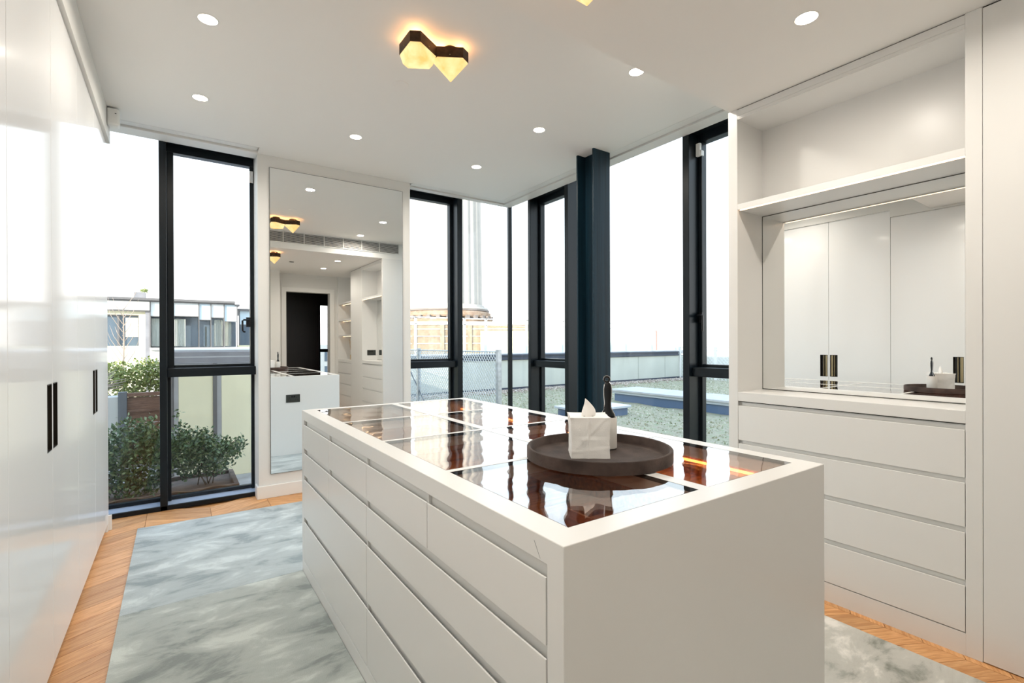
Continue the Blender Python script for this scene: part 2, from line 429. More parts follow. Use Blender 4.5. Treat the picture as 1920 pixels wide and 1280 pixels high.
# bulkhead grille (seen in the tall mirror)
gr = empty('air_grille', (1.5, 1.56, 2.64), 'long white linear air grille in the ceiling bulkhead, seen in the tall mirror', 'vent')
obj('backing', B(.25, 2.83, 1.5505, 1.552, 2.635, 2.78), 'gap_black', gr)
obj('frame', MB().box(.24, 2.84, 1.5505, 1.566, 2.775, 2.785).box(.24, 2.84, 1.5505, 1.566, 2.628, 2.638).box(.24, .25, 1.5505, 1.566, 2.638, 2.775).box(2.83, 2.84, 1.5505, 1.566, 2.638, 2.775), 'white_frame', gr)
for i in range(9):
    z = 2.645 + i*.0145
    obj('slat', MB().add([(.25,1.553,z+.006),(2.83,1.553,z+.006),(2.83,1.566,z),(.25,1.566,z),(.25,1.553,z+.009),(2.83,1.553,z+.009),(2.83,1.566,z+.004),(.25,1.566,z+.004)],
        [(0,3,2,1),(4,5,6,7),(0,1,5,4),(1,2,6,5),(2,3,7,6),(3,0,4,7)]), 'white_frame', gr)
for x in [.39 + .2665*i for i in range(9)]:
    obj('divider', B(x, x+.008, 1.552, 1.5675, 2.638, 2.775), 'white_frame', gr)

# ------------------------------------------------------------------ windows
def window(n, axis, base, panes, lo, hi, zb=0.0, corner=False):
    """panes: list of (a0, a1, kind) kind 'fixed' or 'opening'; fins between them are given as 'fin'"""
    def bx(mb, a0, a1, d0, d1, z0, z1):
        if axis == 'y': mb.box(a0, a1, base+d0, base+d1, z0, z1)
        else: mb.box(base+d0, base+d1, a0, a1, z0, z1)
    org = ((lo+hi)/2, base, 0) if axis == 'y' else (base, (lo+hi)/2, 0)
    fr = MB(); bx(fr, lo, hi, 0, .02, 0, .034); bx(fr, lo, hi, .16, .20, 0, .06); bx(fr, lo, hi, .005, .2, 2.885, 3.1)
    root = obj('window_%d' % n, fr, 'frame_metal', kind='structure', loc=org, bevel=.0015)
    s = MB(); bx(s, lo, hi, .02, .16, 0, .032); obj('sill', s, 'sill_sky_sheen', root)
    for a0, a1, kind in panes:
        if kind == 'fin':
            m_ = MB(); bx(m_, a0, a1, 0, .13, 0, 2.885); obj('mullion', m_, 'frame_metal', root, bevel=.003)
            m_ = MB(); bx(m_, a0+.006, a1-.006, .13, .20, 0, 2.885); obj('mullion_back', m_, 'frame_metal', root)
        elif kind == 'fixed':
            m_ = MB(); bx(m_, a0, a1, .165, .177, .035, 2.885); obj('window_pane', m_, 'window_glass', root)
        else:
            # opening light over a fixed lower light
            m_ = MB()
            bx(m_, a0, a1, .115, .19, 2.742, 2.885); bx(m_, a0, a1, .02, .115, 2.80, 2.885); bx(m_, a0, a0+.045, .115, .175, 1.05, 2.742); bx(m_, a1-.03, a1, .115, .175, 1.05, 2.742); bx(m_, a0+.045, a1-.03, .115, .175, 1.05, 1.09)
            obj('sash_frame', m_, 'frame_metal', root, bevel=.004)
            m_ = MB(); bx(m_, a0, a1, .035, .19, 1.0, 1.068); obj('transom', m_, 'frame_metal', root, bevel=.004)
            m_ = MB(); bx(m_, a0, a0+.022, .13, .175, .034, 1.0); bx(m_, a1-.022, a1, .13, .175, .034, 1.0); obj('lower_frame', m_, 'frame_metal', root)
            m_ = MB(); bx(m_, a0+.045, a1-.03, .14, .152, 1.09, 2.742); obj('window_pane', m_, 'window_glass', root)
            m_ = MB(); bx(m_, a0+.02, a1-.02, .15, .162, .034, 1.0); obj('window_pane', m_, 'window_glass', root)
    return root
w1 = window(1, 'y', 4.48, [(-1.1, -.106, 'fixed'), (-.106, -.060, 'fin'), (-.060, .54, 'opening')], -1.1, .54)
w2 = window(2, 'y', 4.52, [(1.845, 2.437, 'opening'), (2.437, 2.497, 'fin'), (2.497, 3.10, 'fixed')], 1.845, 3.30)
w3 = window(3, 'x', 3.10, [(4.17, 4.52, 'fixed'), (4.125, 4.17, 'fin'), (3.575, 4.125, 'opening'), (3.525, 3.575, 'fin'), (2.90, 3.525, 'fixed')], 2.90, 4.72)
w4 = window(4, 'x', 3.10, [(2.24, 2.90, 'fixed'), (2.185, 2.24, 'fin'), (1.57, 2.185, 'opening')], 1.56, 2.90)
obj('corner_post', MB().box(3.085, 3.125, 4.50, 4.54, 0, 2.885), 'frame_metal', w3, bevel=.003)
# handles and contacts
h = obj('handle', MB().box(.478, .512, 4.583, 4.595, 1.395, 1.475).tube([(.495, 4.585, 1.452), (.495, 4.545, 1.452), (.455, 4.545, 1.452), (.447, 4.545, 1.445), (.447, 4.545, 1.365), (.455, 4.545, 1.355), (.468, 4.545, 1.352)], .0075, 8), 'black_plastic', w1, smooth=False)
obj('handle', MB().box(3.195, 3.215, 2.142, 2.17, 1.40, 1.475).tube([(3.205, 2.155, 1.45), (3.16, 2.155, 1.45), (3.155, 2.12, 1.45), (3.155, 2.115, 1.445), (3.155, 2.115, 1.335)], .009, 8), 'black_plastic', w4)
obj('contact_sensor', MB().box(.505, .535, 4.575, 4.595, 2.60, 2.70), 'chrome', w1, bevel=.003)
obj('contact_sensor', MB().box(3.175, 3.20, 2.145, 2.18, 2.63, 2.725).box(3.178, 3.215, 2.135, 2.147, 2.63, 2.67), 'white_plastic', w4, bevel=.004)

# steel column
sc_ = empty('steel_column', (2.79, 2.865, 0), 'dark blue-green steel H-section column standing by the right-hand windows', 'column')
obj('flange', B(2.703, 2.885, 2.765, 2.782, 0, ZC), 'steel_column', sc_, bevel=.002)
obj('flange', B(2.703, 2.885, 2.948, 2.965, 0, ZC), 'steel_column', sc_, bevel=.002)
obj('web', B(2.787, 2.800, 2.782, 2.948, 0, ZC), 'steel_column', sc_)

# ------------------------------------------------------------------ tall wall mirror
mir = tag(obj('wall_mirror', B(.628, 1.762, 4.3595, 4.3700, .193, 2.688), 'mirror_silver', loc=(1.2, 4.365, .193)), 'tall frameless mirror on the white wall between the two window groups', 'mirror')
obj('edge', MB().box(.625, .628, 4.360, 4.370, .190, 2.691).box(1.762, 1.765, 4.360, 4.370, .190, 2.691).box(.628, 1.762, 4.360, 4.370, 2.688, 2.691).box(.628, 1.762, 4.360, 4.370, .190, .193), 'mirror_edge', mir)

# ------------------------------------------------------------------ wardrobes on the left
XW = -.382
def handle_cup(parent, y0, y1, inner):
    """recessed pull between z .862 and 1.107 in a door whose face is at XW; inner = side next to the seam"""
    h = empty('handle', (XW, (y0+y1)/2, .985)); 
    h = obj('handle', MB().box(XW-.030, XW-.026, y0, y1, .862, 1.107), 'bronze', parent, label='dark bronze recessed pull', loc=(XW, (y0+y1)/2, .985))
    mb = MB(); mb.box(XW-.026, XW+.0012, y0, y0+.003, .862, 1.107); mb.box(XW-.026, XW+.0012, y1-.003, y1, .862, 1.107); mb.box(XW-.026, XW+.0012, y0, y1, .862, .865); mb.box(XW-.026, XW+.0012, y0, y1, 1.104, 1.107)
    ya = y0+.045 if inner > 0 else y0+.003; yb = y1-.003 if inner > 0 else y1-.045
    obj('rim', mb, 'bronze_dark', h)
    obj('grip', MB().box(XW-.016, XW-.003, ya, yb, .865, 1.104), 'bronze', h)
    return h
def door(parent, y0, y1, hy0, hy1, inner, ztop):
    g = .0015; y0 += g; y1 -= g; z0, z1 = .055, ztop
    x0, x1 = XW-.022, XW
    mb = MB()
    ys = [y0, hy0, hy1, y1]; zs = [z0, .862, 1.107, z1]
    # one face plate with a hole, built from its outline so no seams show
    V = [(x, y, z) for x in (x0, x1) for z in zs for y in ys]
    def idx(l, i, j): return l*16 + i*4 + j
    F = []
    for l in (0, 1):
        for i in range(3):
            for j in range(3):
                if i == 1 and j == 1: continue
                F.append((idx(l,i,j), idx(l,i,j+1), idx(l,i+1,j+1), idx(l,i+1,j)))
    for j in range(3):
        F.append((idx(0,0,j), idx(0,0,j+1), idx(1,0,j+1), idx(1,0,j))); F.append((idx(0,3,j), idx(0,3,j+1), idx(1,3,j+1), idx(1,3,j)))
        F.append((idx(0,j,0), idx(0,j+1,0), idx(1,j+1,0), idx(1,j,0))); F.append((idx(0,j,3), idx(0,j+1,3), idx(1,j+1,3), idx(1,j,3)))
    F.append((idx(0,1,1), idx(0,1,2), idx(1,1,2), idx(1,1,1))); F.append((idx(0,2,1), idx(0,2,2), idx(1,2,2), idx(1,2,1)))
    F.append((idx(0,1,1), idx(0,2,1), idx(1,2,1), idx(1,1,1))); F.append((idx(0,1,2), idx(0,2,2), idx(1,2,2), idx(1,1,2)))
    mb.add(V, F)
    d = obj('door', mb, 'gloss_lacquer', parent, bevel=.0012)
    mbh = handle_build(d, hy0, hy1, inner)
    return d
def handle_build(d, y0, y1, inner):
    h = obj('handle', MB().box(XW-.030, XW-.026, y0, y1, .862, 1.107)
        .box(XW-.026, XW+.001, y0, y0+.003, .862, 1.107).box(XW-.026, XW+.001, y1-.003, y1, .862, 1.107)
        .box(XW-.026, XW+.001, y0+.003, y1-.003, .862, .865).box(XW-.026, XW+.001, y0+.003, y1-.003, 1.104, 1.107), 'bronze_dark', d)
    h['label'] = 'dark bronze recessed pull'
    # slim bronze bars inside the pull
    if inner > 0: bars = ((y1-.026, y1-.005), (y0+.030, y0+.036))
    else: bars = ((y0+.005, y0+.026), (y1-.036, y1-.030))
    h.data.materials.append(MAT['bronze'])
    me = h.data; bm = bmesh.new(); bm.from_mesh(me)
    for a, b_ in bars:
        r = bmesh.ops.create_cube(bm, size=1)
        base = wloc(d)
        for v in r['verts']:
            v.co = Vector((XW-.018 + v.co.x*.016, (a+b_)/2 + v.co.y*(b_-a), .9845 + v.co.z*.236)) - base
        for f in {f for v in r['verts'] for f in v.link_faces}: f.material_index = 1
    bm.to_mesh(me); bm.free()
    return h
wlabels = {(3.036, 4.188): 'glossy white two-door wardrobe at the window end of the left wall', (1.883, 3.036): 'glossy white wardrobe in mid-wall with the larger-looking pair of bronze pulls',
           (.73, 1.883): 'glossy white two-door wardrobe beside the camera, its doors seen in the niche mirror', (-.42, .73): 'glossy white two-door wardrobe behind the camera on the left wall'}
for (a, b_), lab in wlabels.items():
    root = empty('wardrobe', (XW-.3, (a+b_)/2, 0), lab, 'wardrobe', 'glossy wardrobes along the left wall')
    zt = 2.62 if a > 1.55 else 2.53
    mb = MB(); mb.box(-1.0, XW-.034, a+.001, a+.018, .06, zt); mb.box(-1.0, XW-.034, b_-.018, b_-.001, .06, zt); mb.box(-1.0, XW-.034, a+.018, b_-.018, .06, .08); mb.box(-1.0, XW-.034, a+.018, b_-.018, zt-.02, zt); mb.box(-1.02, -1.0, a+.001, b_-.001, .06, zt)
    obj('carcass', mb, 'cabinet_lacquer', root)
    obj('plinth', B(XW-.04, XW-.025, a, b_, 0, .06), 'cabinet_lacquer', root)
    mid = (a+b_)/2
    if a == .73:   # doors are split at 1.307
        pass
    door(root, a, mid, mid-.088, mid-.013, 1, zt-.002 if a > 1.55 else 2.53)
    door(root, mid, b_, mid+.012, mid+.088, -1, zt-.002 if a > 1.55 else 2.53)
    if a > 3:
        obj('end_panel', B(-1.0, XW, 4.190, 4.226, 0, 2.62), 'gloss_lacquer', root, bevel=.001)
obj('trim_5', MB().box(-1.1, -.364, 1.55, 4.226, 2.603, ZC-.001).box(-1.1, -.364, -.95, 1.55, 2.532, ZL-.001).box(-1.1, -.364, 1.55, 1.883, 2.532, 2.603), 'wall_paint', kind='structure', loc=(-.5, 2.8, 2.6))
obj('baseboard_left', B(-1.1, -.366, 4.228, 4.245, 0, .10), 'white_frame', kind='structure', loc=(-.5, 4.24, 0))

# ------------------------------------------------------------------ fitted joinery on the right
XJ = 2.5775
XB = 2.838
def drawer_front(parent, y0, y1, z0, z1, x=XJ, sgn=1):
    """face at x looking towards -x*sgn; top edge is scooped"""
    g = .002
    t = .020
    pts = [(0, z0), (0, z1-.001), (.003*1, z1), (.0105, z1-.011), (t, z1-.012), (t, z0)]
    mb = MB(); n = len(pts)
    vs = [(x+sgn*d, y0+g, z) for d, z in pts] + [(x+sgn*d, y1-g, z) for d, z in pts]
    mb.add(vs, [tuple(range(n)), tuple(range(2*n-1, n-1, -1))] + [(i, (i+1)%n, n+(i+1)%n, n+i) for i in range(n)])
    return obj('drawer', mb, 'cabinet_lacquer', parent, bevel=.0012)
def led(parent, y0, y1, x, z, name='light_strip'):
    return obj(name, B(x, x+.007, y0, y1, z-.004, z), 'led_glow', parent, label='warm white LED strip')
def chest(parent, y0, y1, rows, ztop):
    """worktop, recessed finger pulls and drawers"""
    obj('worktop', B(XJ, 3.1, y0, y1, ztop-.051, ztop), 'cabinet_lacquer', parent, bevel=.0015)
    tops = [ztop-.0545] + [z0 for z0, z1 in rows[:-1]]
    for i, (z0, z1) in enumerate(rows):
        drawer_front(parent, y0, y1, z0, z1)
        obj('pull_recess', B(XJ+.011, XJ+.020, y0+.002, y1-.019, z1-.010, tops[i]-.0015), 'recess_lacquer', parent)
    obj('carcass', MB().box(XJ+.024, XJ+.03, y0+.02, y1-.02, .092, ztop-.055).box(XJ+.0215, 3.1, y0, y0+.018, .0, ztop-.055).box(XJ+.0215, 3.1, y1-.018, y1, .0, ztop-.055), 'recess_lacquer', parent)
    obj('plinth', B(XJ, XJ+.018, y0, y1, 0, .089), 'cabinet_lacquer', parent)
    obj('shadow_gap', B(XJ+.002, XJ+.024, y0+.002, y1-.002, ztop-.0545, ztop-.0515), 'gap_black', parent)
rows = [(.708, .899), (.512, .688), (.301, .490), (.093, .278)]
u1 = empty('dressing_unit', (XJ+.25, 1.03, 0), 'white fitted unit beside the windows with a mirrored niche, lit shelf and four wide drawers', 'cabinet')
Y0, Y1 = .556, 1.505
chest(u1, Y0, Y1, rows, .975)
obj('side_panel', B(XJ-.0005, 3.10, Y1, 1.559, 0, ZL), 'cabinet_lacquer', u1, bevel=.0015)
obj('side_panel', B(XJ-.0005, 3.10, .506, Y0, 0, ZL), 'cabinet_lacquer', u1, bevel=.0015)
mb = MB(); mb.box(XB+.004, 3.1, Y0, Y1, 2.02, 2.493); obj('back_panel', mb, 'cabinet_lacquer', u1)
obj('top_panel', MB().box(XJ+.002, 3.1, Y0, Y1, 2.493, 2.512).box(XJ, XJ+.02, Y0, Y1, 2.512, 2.546), 'cabinet_lacquer', u1)
obj('top_trim', MB().box(XJ, XJ+.012, Y0, Y1, 2.4985, 2.5115), 'cabinet_lacquer', u1, bevel=.001)
obj('shadow_gap', B(XJ+.003, XJ+.02, Y0, Y1, 2.546, 2.5495), 'gap_black', u1)
sh = obj('shelf', B(XJ, XB+.01, Y0, Y1, 1.990, 2.020), 'cabinet_lacquer', u1, bevel=.001)
obj('light_strip', B(XJ+.004, XJ+.011, Y0+.002, Y1-.012, 1.984, 1.990), 'led_glow', sh, label='warm LED strip under the shelf front')
obj('light_channel', B(XJ+.0115, XJ+.018, Y0, Y1, 1.985, 1.990), 'cabinet_lacquer', sh)
nm = obj('mirror', B(XB, XB+.006, Y0+.002, Y1-.003, .980, 1.986), 'mirror_silver', u1, label='mirror at the back of the niche')
obj('mirror_backing', B(XB+.006, 3.1, Y0, Y1, .975, 2.02), 'recess_lacquer', u1)
obj('edge', MB().box(XB-.001, XB+.006, Y1-.003, Y1, .975, 1.989).box(XB-.001, XB+.006, Y0, Y1, .9755, .980).box(XB-.001, XB+.006, Y0, Y1, 1.986, 1.9895), 'mirror_edge', nm)

def socket(name, c, ux, uz, nrm, label, parent=None):
    """double 13A socket: c centre, ux along, uz up, nrm out"""
    c = Vector(c); ux = Vector(ux); uz = Vector(uz); nrm = Vector(nrm)
    def bx(a0, a1, b0, b1, d0, d1):
        P = [c + ux*a + uz*b2 + nrm*d for d in (d0, d1) for b2 in (b0, b1) for a in (a0, a1)]
        return MB().add(P, [(0,1,3,2),(4,6,7,5),(0,4,5,1),(2,3,7,6),(0,2,6,4),(1,5,7,3)])
    r = obj(name, bx(-.073, .073, -.044, .044, 0, .005), 'socket_metal', loc=tuple(c), bevel=.001)
    tag(r, label, 'socket')
    for s_ in (-1, 1):
        obj('switch', bx(s_*.012-.008, s_*.012+.008, .012, .030, .005, .009), 'black_plastic', r)
        mb = bx(s_*.038-.003, s_*.038+.003, .004, .014, .005, .0056)
        for q in (-1, 1):
            m2 = bx(s_*.038+q*.011-.004, s_*.038+q*.011+.004, -.018, -.012, .005, .0056); mb.add(m2.v, m2.f)
        obj('socket_hole', mb, 'gap_black', r)
    return r
socket('double_socket', (2.735, Y0, 1.10), (1,0,0), (0,0,1), (0,1,0), 'black double socket on the side wall of the mirrored niche')

u2 = empty('tall_cupboard', (XJ+.25, .2, 0), 'plain white full-height cupboard at the right edge of the picture', 'cabinet')
obj('door', B(XJ, XJ+.022, -.072, .5045, .004, ZL-.006), 'cabinet_lacquer', u2, bevel=.001)
obj('carcass', MB().box(XJ+.03, 3.1, -.072, -.054, 0, ZL-.01).box(XJ+.03, 3.1, .486, .504, 0, ZL-.01).box(XJ+.03, 3.1, -.054, .486, 0, .02).box(XJ+.03, 3.1, -.054, .486, ZL-.03, ZL-.01), 'recess_lacquer', u2)
obj('shadow_gap', B(XJ+.004, XJ+.02, -.07, .5045, ZL-.006, ZL-.0005), 'gap_black', u2)

u3 = empty('shelf_unit', (XJ+.25, -.5, 0), 'white open shelf unit over drawers beside the dark doorway, seen in the tall mirror', 'cabinet')
chest(u3, -.93, -.094, rows, .955)
obj('side_panel', B(XJ, 3.1, -.948, -.93, 0, ZL), 'cabinet_lacquer', u3)
obj('side_panel', B(XJ, 3.1, -.094, -.074, 0, ZL), 'cabinet_lacquer', u3)
obj('back_panel', B(XB+.02, XB+.04, -.93, -.094, .955, ZL), 'cabinet_lacquer', u3)
for z in (2.03, 1.71, 1.42):
    s_ = obj('shelf', B(XJ+.01, XB+.02, -.93, -.094, z-.025, z), 'cabinet_lacquer', u3)
    obj('light_strip', B(XJ+.10, XJ+.108, -.93, -.094, z-.030, z-.025), 'led_glow', s_, label='warm LED strip')
rd = empty('reed_diffuser', (2.72, -.50, .955), 'small amber reed diffuser bottle on the shelf unit, seen in the tall mirror', 'diffuser')
obj('bottle', MB().lathe([(.0, .9552), (.034, .956), (.036, .965), (.036, 1.035), (.030, 1.05), (.014, 1.055), (.013, 1.085), (.016, 1.09), (.012, 1.095), (0, 1.095)], 2.72, -.50, 20), 'amber_glass', rd, smooth=True)
for a in range(7):
    t_ = a*.9; obj('reed', MB().tube([(2.72, -.50, 1.0), (2.72+.06*math.cos(t_), -.50+.06*math.sin(t_), 1.33+.02*math.sin(a*2.1))], .0022, 5), 'reed', rd)

# ------------------------------------------------------------------ island
IX0, IX1, IY0, IY1, IZ = .564, 1.5825, .655, 2.845, .888
isl = empty('island', ((IX0+IX1)/2, (IY0+IY1)/2, 0), 'large white island of drawers with a glass-paned display top in the middle of the room', 'island')
gx = (.632, 1.058, 1.100, 1.522)         # pane edges in x
gy = [.720, 1.222, 1.246, 1.742, 1.764, 2.268, 2.290, 2.796]
# body: end panels and the barred top frame as one clean surface
xs = [IX0, gx[0], gx[1], gx[2], gx[3], IX1]; ysl = [IY0, IY0+.048] + gy + [IY1]; zs = [0, .838, IZ]
def solid(i, j, k):
    if not (0 <= i < 5 and 0 <= j < len(ysl)-1 and 0 <= k < 2): return False
    if k == 0: return j in (0, len(ysl)-2)
    return not (i in (1, 3) and j in (2, 4, 6, 8))
vid = {}; V = []; F = []
def vv(i, j, k):
    if (i, j, k) not in vid: vid[(i, j, k)] = len(V); V.append((xs[i], ysl[j], zs[k]))
    return vid[(i, j, k)]
for i in range(5):
    for j in range(len(ysl)-1):
        for k in range(2):
            if not solid(i, j, k): continue
            for d, q in (((-1,0,0), ((0,0,0),(0,1,0),(0,1,1),(0,0,1))), ((1,0,0), ((1,0,0),(1,1,0),(1,1,1),(1,0,1))), ((0,-1,0), ((0,0,0),(1,0,0),(1,0,1),(0,0,1))),
                         ((0,1,0), ((0,1,0),(1,1,0),(1,1,1),(0,1,1))), ((0,0,-1), ((0,0,0),(1,0,0),(1,1,0),(0,1,0))), ((0,0,1), ((0,0,1),(1,0,1),(1,1,1),(0,1,1)))):
                if not solid(i+d[0], j+d[1], k+d[2]): F.append(tuple(vv(i+a, j+b_, k+c) for a, b_, c in q))
obj('body', MB().add(V, F), 'cabinet_lacquer', isl, bevel=.0018)
obj('plinth', MB().box(IX0, IX0+.02, IY0+.048, IY1-.048, 0, .075).box(IX1-.02, IX1, IY0+.048, IY1-.048, 0, .075), 'cabinet_lacquer', isl, bevel=.001)
obj('carcass', MB().box(IX0+.025, IX0+.035, IY0+.05, IY1-.05, .03, .838).box(IX1-.035, IX1-.025, IY0+.05, IY1-.05, .03, .838), 'recess_lacquer', isl)
ya, yb = IY0+.050, IY1-.050
r1 = [(ya, 1.228), (1.228, 1.748), (1.748, 2.279), (2.279, yb)]
r2 = [(ya, 1.748), (1.748, 2.279), (2.279, yb)]
r3 = [(ya, 1.748), (1.748, yb)]
for spans, z0, z1, zn in ((r1, .685, .813, .8375), (r2, .541, .660, .685), (r3, .313, .517, .541), (r3, .079, .288, .313)):
    for a, b_ in spans:
        obj('pull_recess', B(IX0+.013, IX0+.020, a+.004, b_-.005 if b_ < yb else b_-.016, z1-.010, zn-.001), 'recess_lacquer', isl)
    for a, b_ in spans:
        drawer_front(isl, a, b_, z0, z1, IX0)
    for a, b_ in spans[1:]:
        obj('pull_divider', B(IX0+.004, IX0+.025, a-.004, a+.004, z1-.012, z1+.027), 'recess_lacquer', isl)
    for a, b_ in ((ya, yb),):
        obj('drawer', B(IX1-.020, IX1, a+.002, (a+b_)/2-.002, z0, z1), 'cabinet_lacquer', isl); obj('drawer', B(IX1-.020, IX1, (a+b_)/2+.002, b_-.002, z0, z1), 'cabinet_lacquer', isl)
# display trays under the glass
zf = .775
k = 0
for i, (xa, xb) in enumerate(((gx[0], gx[1]), (gx[2], gx[3]))):
    for j in range(4):
        y0, y1 = gy[2*j], gy[2*j+1]
        e_ = .004
        mb = MB(); mb.box(xa-e_, xb+e_, y0-e_, y1+e_, zf-.01, zf)
        mb.box(xa-.010, xa-e_, y0-.009, y1+.009, zf, .837); mb.box(xb+e_, xb+.010, y0-.009, y1+.009, zf, .837)
        mb.box(xa-e_, xb+e_, y0-.009, y0-e_, zf, .837); mb.box(xa-e_, xb+e_, y1+e_, y1+.009, zf, .837)
        tr = obj('display_tray', mb, 'walnut', isl, label='walnut lined tray under glass')
        xm = (xa+xb)/2
        if i == 0:
            obj('divider', MB().box(xa, xb, (y0+y1)/2-.004, (y0+y1)/2+.004, zf, zf+.04).box(xm-.004, xm+.004, y0, (y0+y1)/2-.004, zf, zf+.04), 'walnut_divider', tr)
        else:
            obj('divider', MB().box(xm-.004, xm+.004, y0, y1, zf, zf+.04), 'walnut_divider', tr)
            obj('light_strip', B(xb-.002, xb+.003, y0+.01, y1-.01, .822, .830), 'led_drawer', tr, label='glowing amber LED strip')
        obj('glass_pane', B(xa+.0008, xb-.0008, y0+.0008, y1-.0008, IZ-.008, IZ-.0008), 'top_glass', isl)
        obj('pane_gasket', MB().box(xa-.0002, xa+.0008, y0, y1, IZ-.012, IZ-.0006).box(xb-.0008, xb+.0002, y0, y1, IZ-.012, IZ-.0006).box(xa, xb, y0-.0002, y0+.0008, IZ-.012, IZ-.0006).box(xa, xb, y1-.0008, y1+.0002, IZ-.012, IZ-.0006), 'gap_black', isl)
socket('double_socket', (1.073, IY1, .64), (-1,0,0), (0,0,1), (0,1,0), 'black double socket on the window end of the white island, seen in the tall mirror')
# scratch marks on the corner of the lacquer
obj('scratch', MB().add([(IX0-.0003, .742, .872), (IX0-.0003, .7405, .872), (IX0-.0003, .722, .843), (IX0-.0003, .7232, .843)], [(0,1,2,3)]), 'post_grey', isl)

# ------------------------------------------------------------------ rug
rug = empty('rug', (1.1, 2, 0), 'silvery blue-grey mottled rug laid round the white island', 'rug')
obj('pile_section', MB().prism([(-.222, 2.832), (2.415, 2.832), (2.415, 4.03), (-.222, 4.115)], 0.0005, .0125), 'rug_pile_blue', rug, bevel=.0015)
obj('pile_section', MB().prism([(-.212, -.6), (IX0-.001, -.6), (IX0-.001, 2.831), (-.222, 2.832)], 0.0005, .0125), 'rug_pile_grey', rug, bevel=.0015)
obj('pile_section', MB().prism([(IX1+.001, -.6), (2.415, -.6), (2.415, 2.831), (IX1+.001, 2.831)], 0.0005, .0125), 'rug_pile_cream', rug, bevel=.004)
obj('pile_section', MB().prism([(IX0, -.6), (IX1, -.6), (IX1, .652), (IX0, .652)], 0.0005, .0125), 'rug_pile_cream', rug, bevel=.004)

# ------------------------------------------------------------------ tray, tissue box, brush
TX, TY = 1.098, 1.106
prof = [(0, .8885), (.222, .8885), (.2265, .891), (.2265, .923), (.2245, .9255), (.2175, .9255), (.2155, .923), (.2155, .900), (.2120, .8965), (0, .8965)]
tray = tag(obj('round_tray', MB().lathe(prof, TX, TY, 96, cap=False), 'suede', loc=(TX, TY, .8885), smooth=True), 'round dark brown suede tray on the glass top of the island', 'tray')
tray.modifiers.new('es', 'EDGE_SPLIT').split_angle = math.radians(50)
obj('stitching', MB().lathe([(.2195, .9256), (.2200, .9262), (.2225, .9262), (.2230, .9256)], TX, TY, 96, cap=False), 'suede', tray, smooth=True)
# tissue box: linen cover, frontal to the camera
tb = empty('tissue_box', (1.076, 1.128, .8966), 'square white linen tissue box cover with a tissue pulled up, on the brown tray', 'tissue box')
tb.rotation_euler = (0, 0, math.atan2(-.60, .80))
def local(name, mb, mat, parent, **kw):
    me = bpy.data.meshes.new(name); me.from_pydata([tuple(v) for v in mb.v], [], mb.f)
    bm = bmesh.new(); bm.from_mesh(me); bmesh.ops.recalc_face_normals(bm, faces=bm.faces); bm.to_mesh(me); bm.free()
    if kw.get('smooth', True):
        for p in me.polygons: p.use_smooth = True
    me.materials.append(MAT[mat]); ob = bpy.data.objects.new(name, me); COL.objects.link(ob); ob.parent = parent
    if kw.get('bevel'):
        b = ob.modifiers.new('bevel', 'BEVEL'); b.width = kw['bevel']; b.segments = 2
    return ob
bm = bmesh.new(); bmesh.ops.create_cube(bm, size=1); bmesh.ops.subdivide_edges(bm, edges=bm.edges[:], cuts=24, use_grid_fill=True)
W, Hh = .116, .124
for v in bm.verts:
    x, y, z = v.co
    X, Y, Z = x*W, y*W, (z+.5)*Hh
    # soft rounding of the vertical edges, flared top corners, slack cloth
    ex = max(0, abs(x)-.44)/.06; ey = max(0, abs(y)-.44)/.06
    rr = 1 - .012*min(1, ex*ey)
    X *= rr; Y *= rr
    fl = max(0, (z-.38)/.12)**2 * min(1, (abs(x)*2)**8 * (abs(y)*2)**8)
    X *= 1 + .075*fl; Y *= 1 + .075*fl; Z += .001*fl
    bow = .0022*math.sin(z*PI*1.0+.4) + .0018*noise.noise(Vector((x*4, y*4, z*4)))
    X += math.copysign(bow, x)*(abs(x) > .49); Y += math.copysign(bow, y)*(abs(y) > .49)
    if y < -.49:   # creases on the front face
        Y -= .0028*math.exp(-((x+.07)/.02)**2)
        dd = (z - (.02 + (x+.07)*1.02)); Y -= .0030*math.exp(-(dd/.03)**2)*(x > -.07)
        dd = (z - (.0 - (x+.07)*-.0)); Y -= .0014*math.exp(-((z+.30-.1*x)/.02)**2)
        dd = (z - (.02 + (x+.07)*.9)); Y -= .0015*math.exp(-(dd/.03)**2)*(x < -.07)
        Y += .0035*(1-abs(x)*2)*(z > 0)
    if z > .49: Z -= .004*max(0, 1-(x*x+y*y)*9)
    v.co = (X, Y, Z)
me = bpy.data.meshes.new('linen_cover'); bm.to_mesh(me); bm.free()
for p in me.polygons: p.use_smooth = True
me.materials.append(MAT['linen']); lc = bpy.data.objects.new('linen_cover', me); COL.objects.link(lc); lc.parent = tb
lc.modifiers.new('es', 'EDGE_SPLIT').split_angle = math.radians(60)
local('opening', MB().lathe([(0, .1205), (.017, .1212), (.0, .1222)], 0, 0, 20, cap=False, sx=1, sy=.6), 'gap_black', tb)
# tissue: a folded cone rising to a bent tip
mb = MB(); R_, S_ = 14, 20; vs = []
for i in range(R_+1):
    t_ = i/R_
    rad = .017*(1-t_)**.75 * (1 + .45*math.sin(PI*t_)) + .0005
    cx = -.004 + .002*math.sin(t_*3) - .010*t_**2; cz = .1195 + .058*t_
    for k in range(S_):
        a = 2*PI*k/S_
        fold = 1 + .22*math.sin(3*a + 2*t_) + .10*math.sin(5*a)
        vs.append((cx + .004 + rad*math.cos(a)*fold, rad*.55*math.sin(a)*fold, cz))
fs = [(i*S_+k, i*S_+(k+1)%S_, (i+1)*S_+(k+1)%S_, (i+1)*S_+k) for i in range(R_) for k in range(S_)]
mb.add(vs, fs); local('tissue', mb, 'tissue', tb)
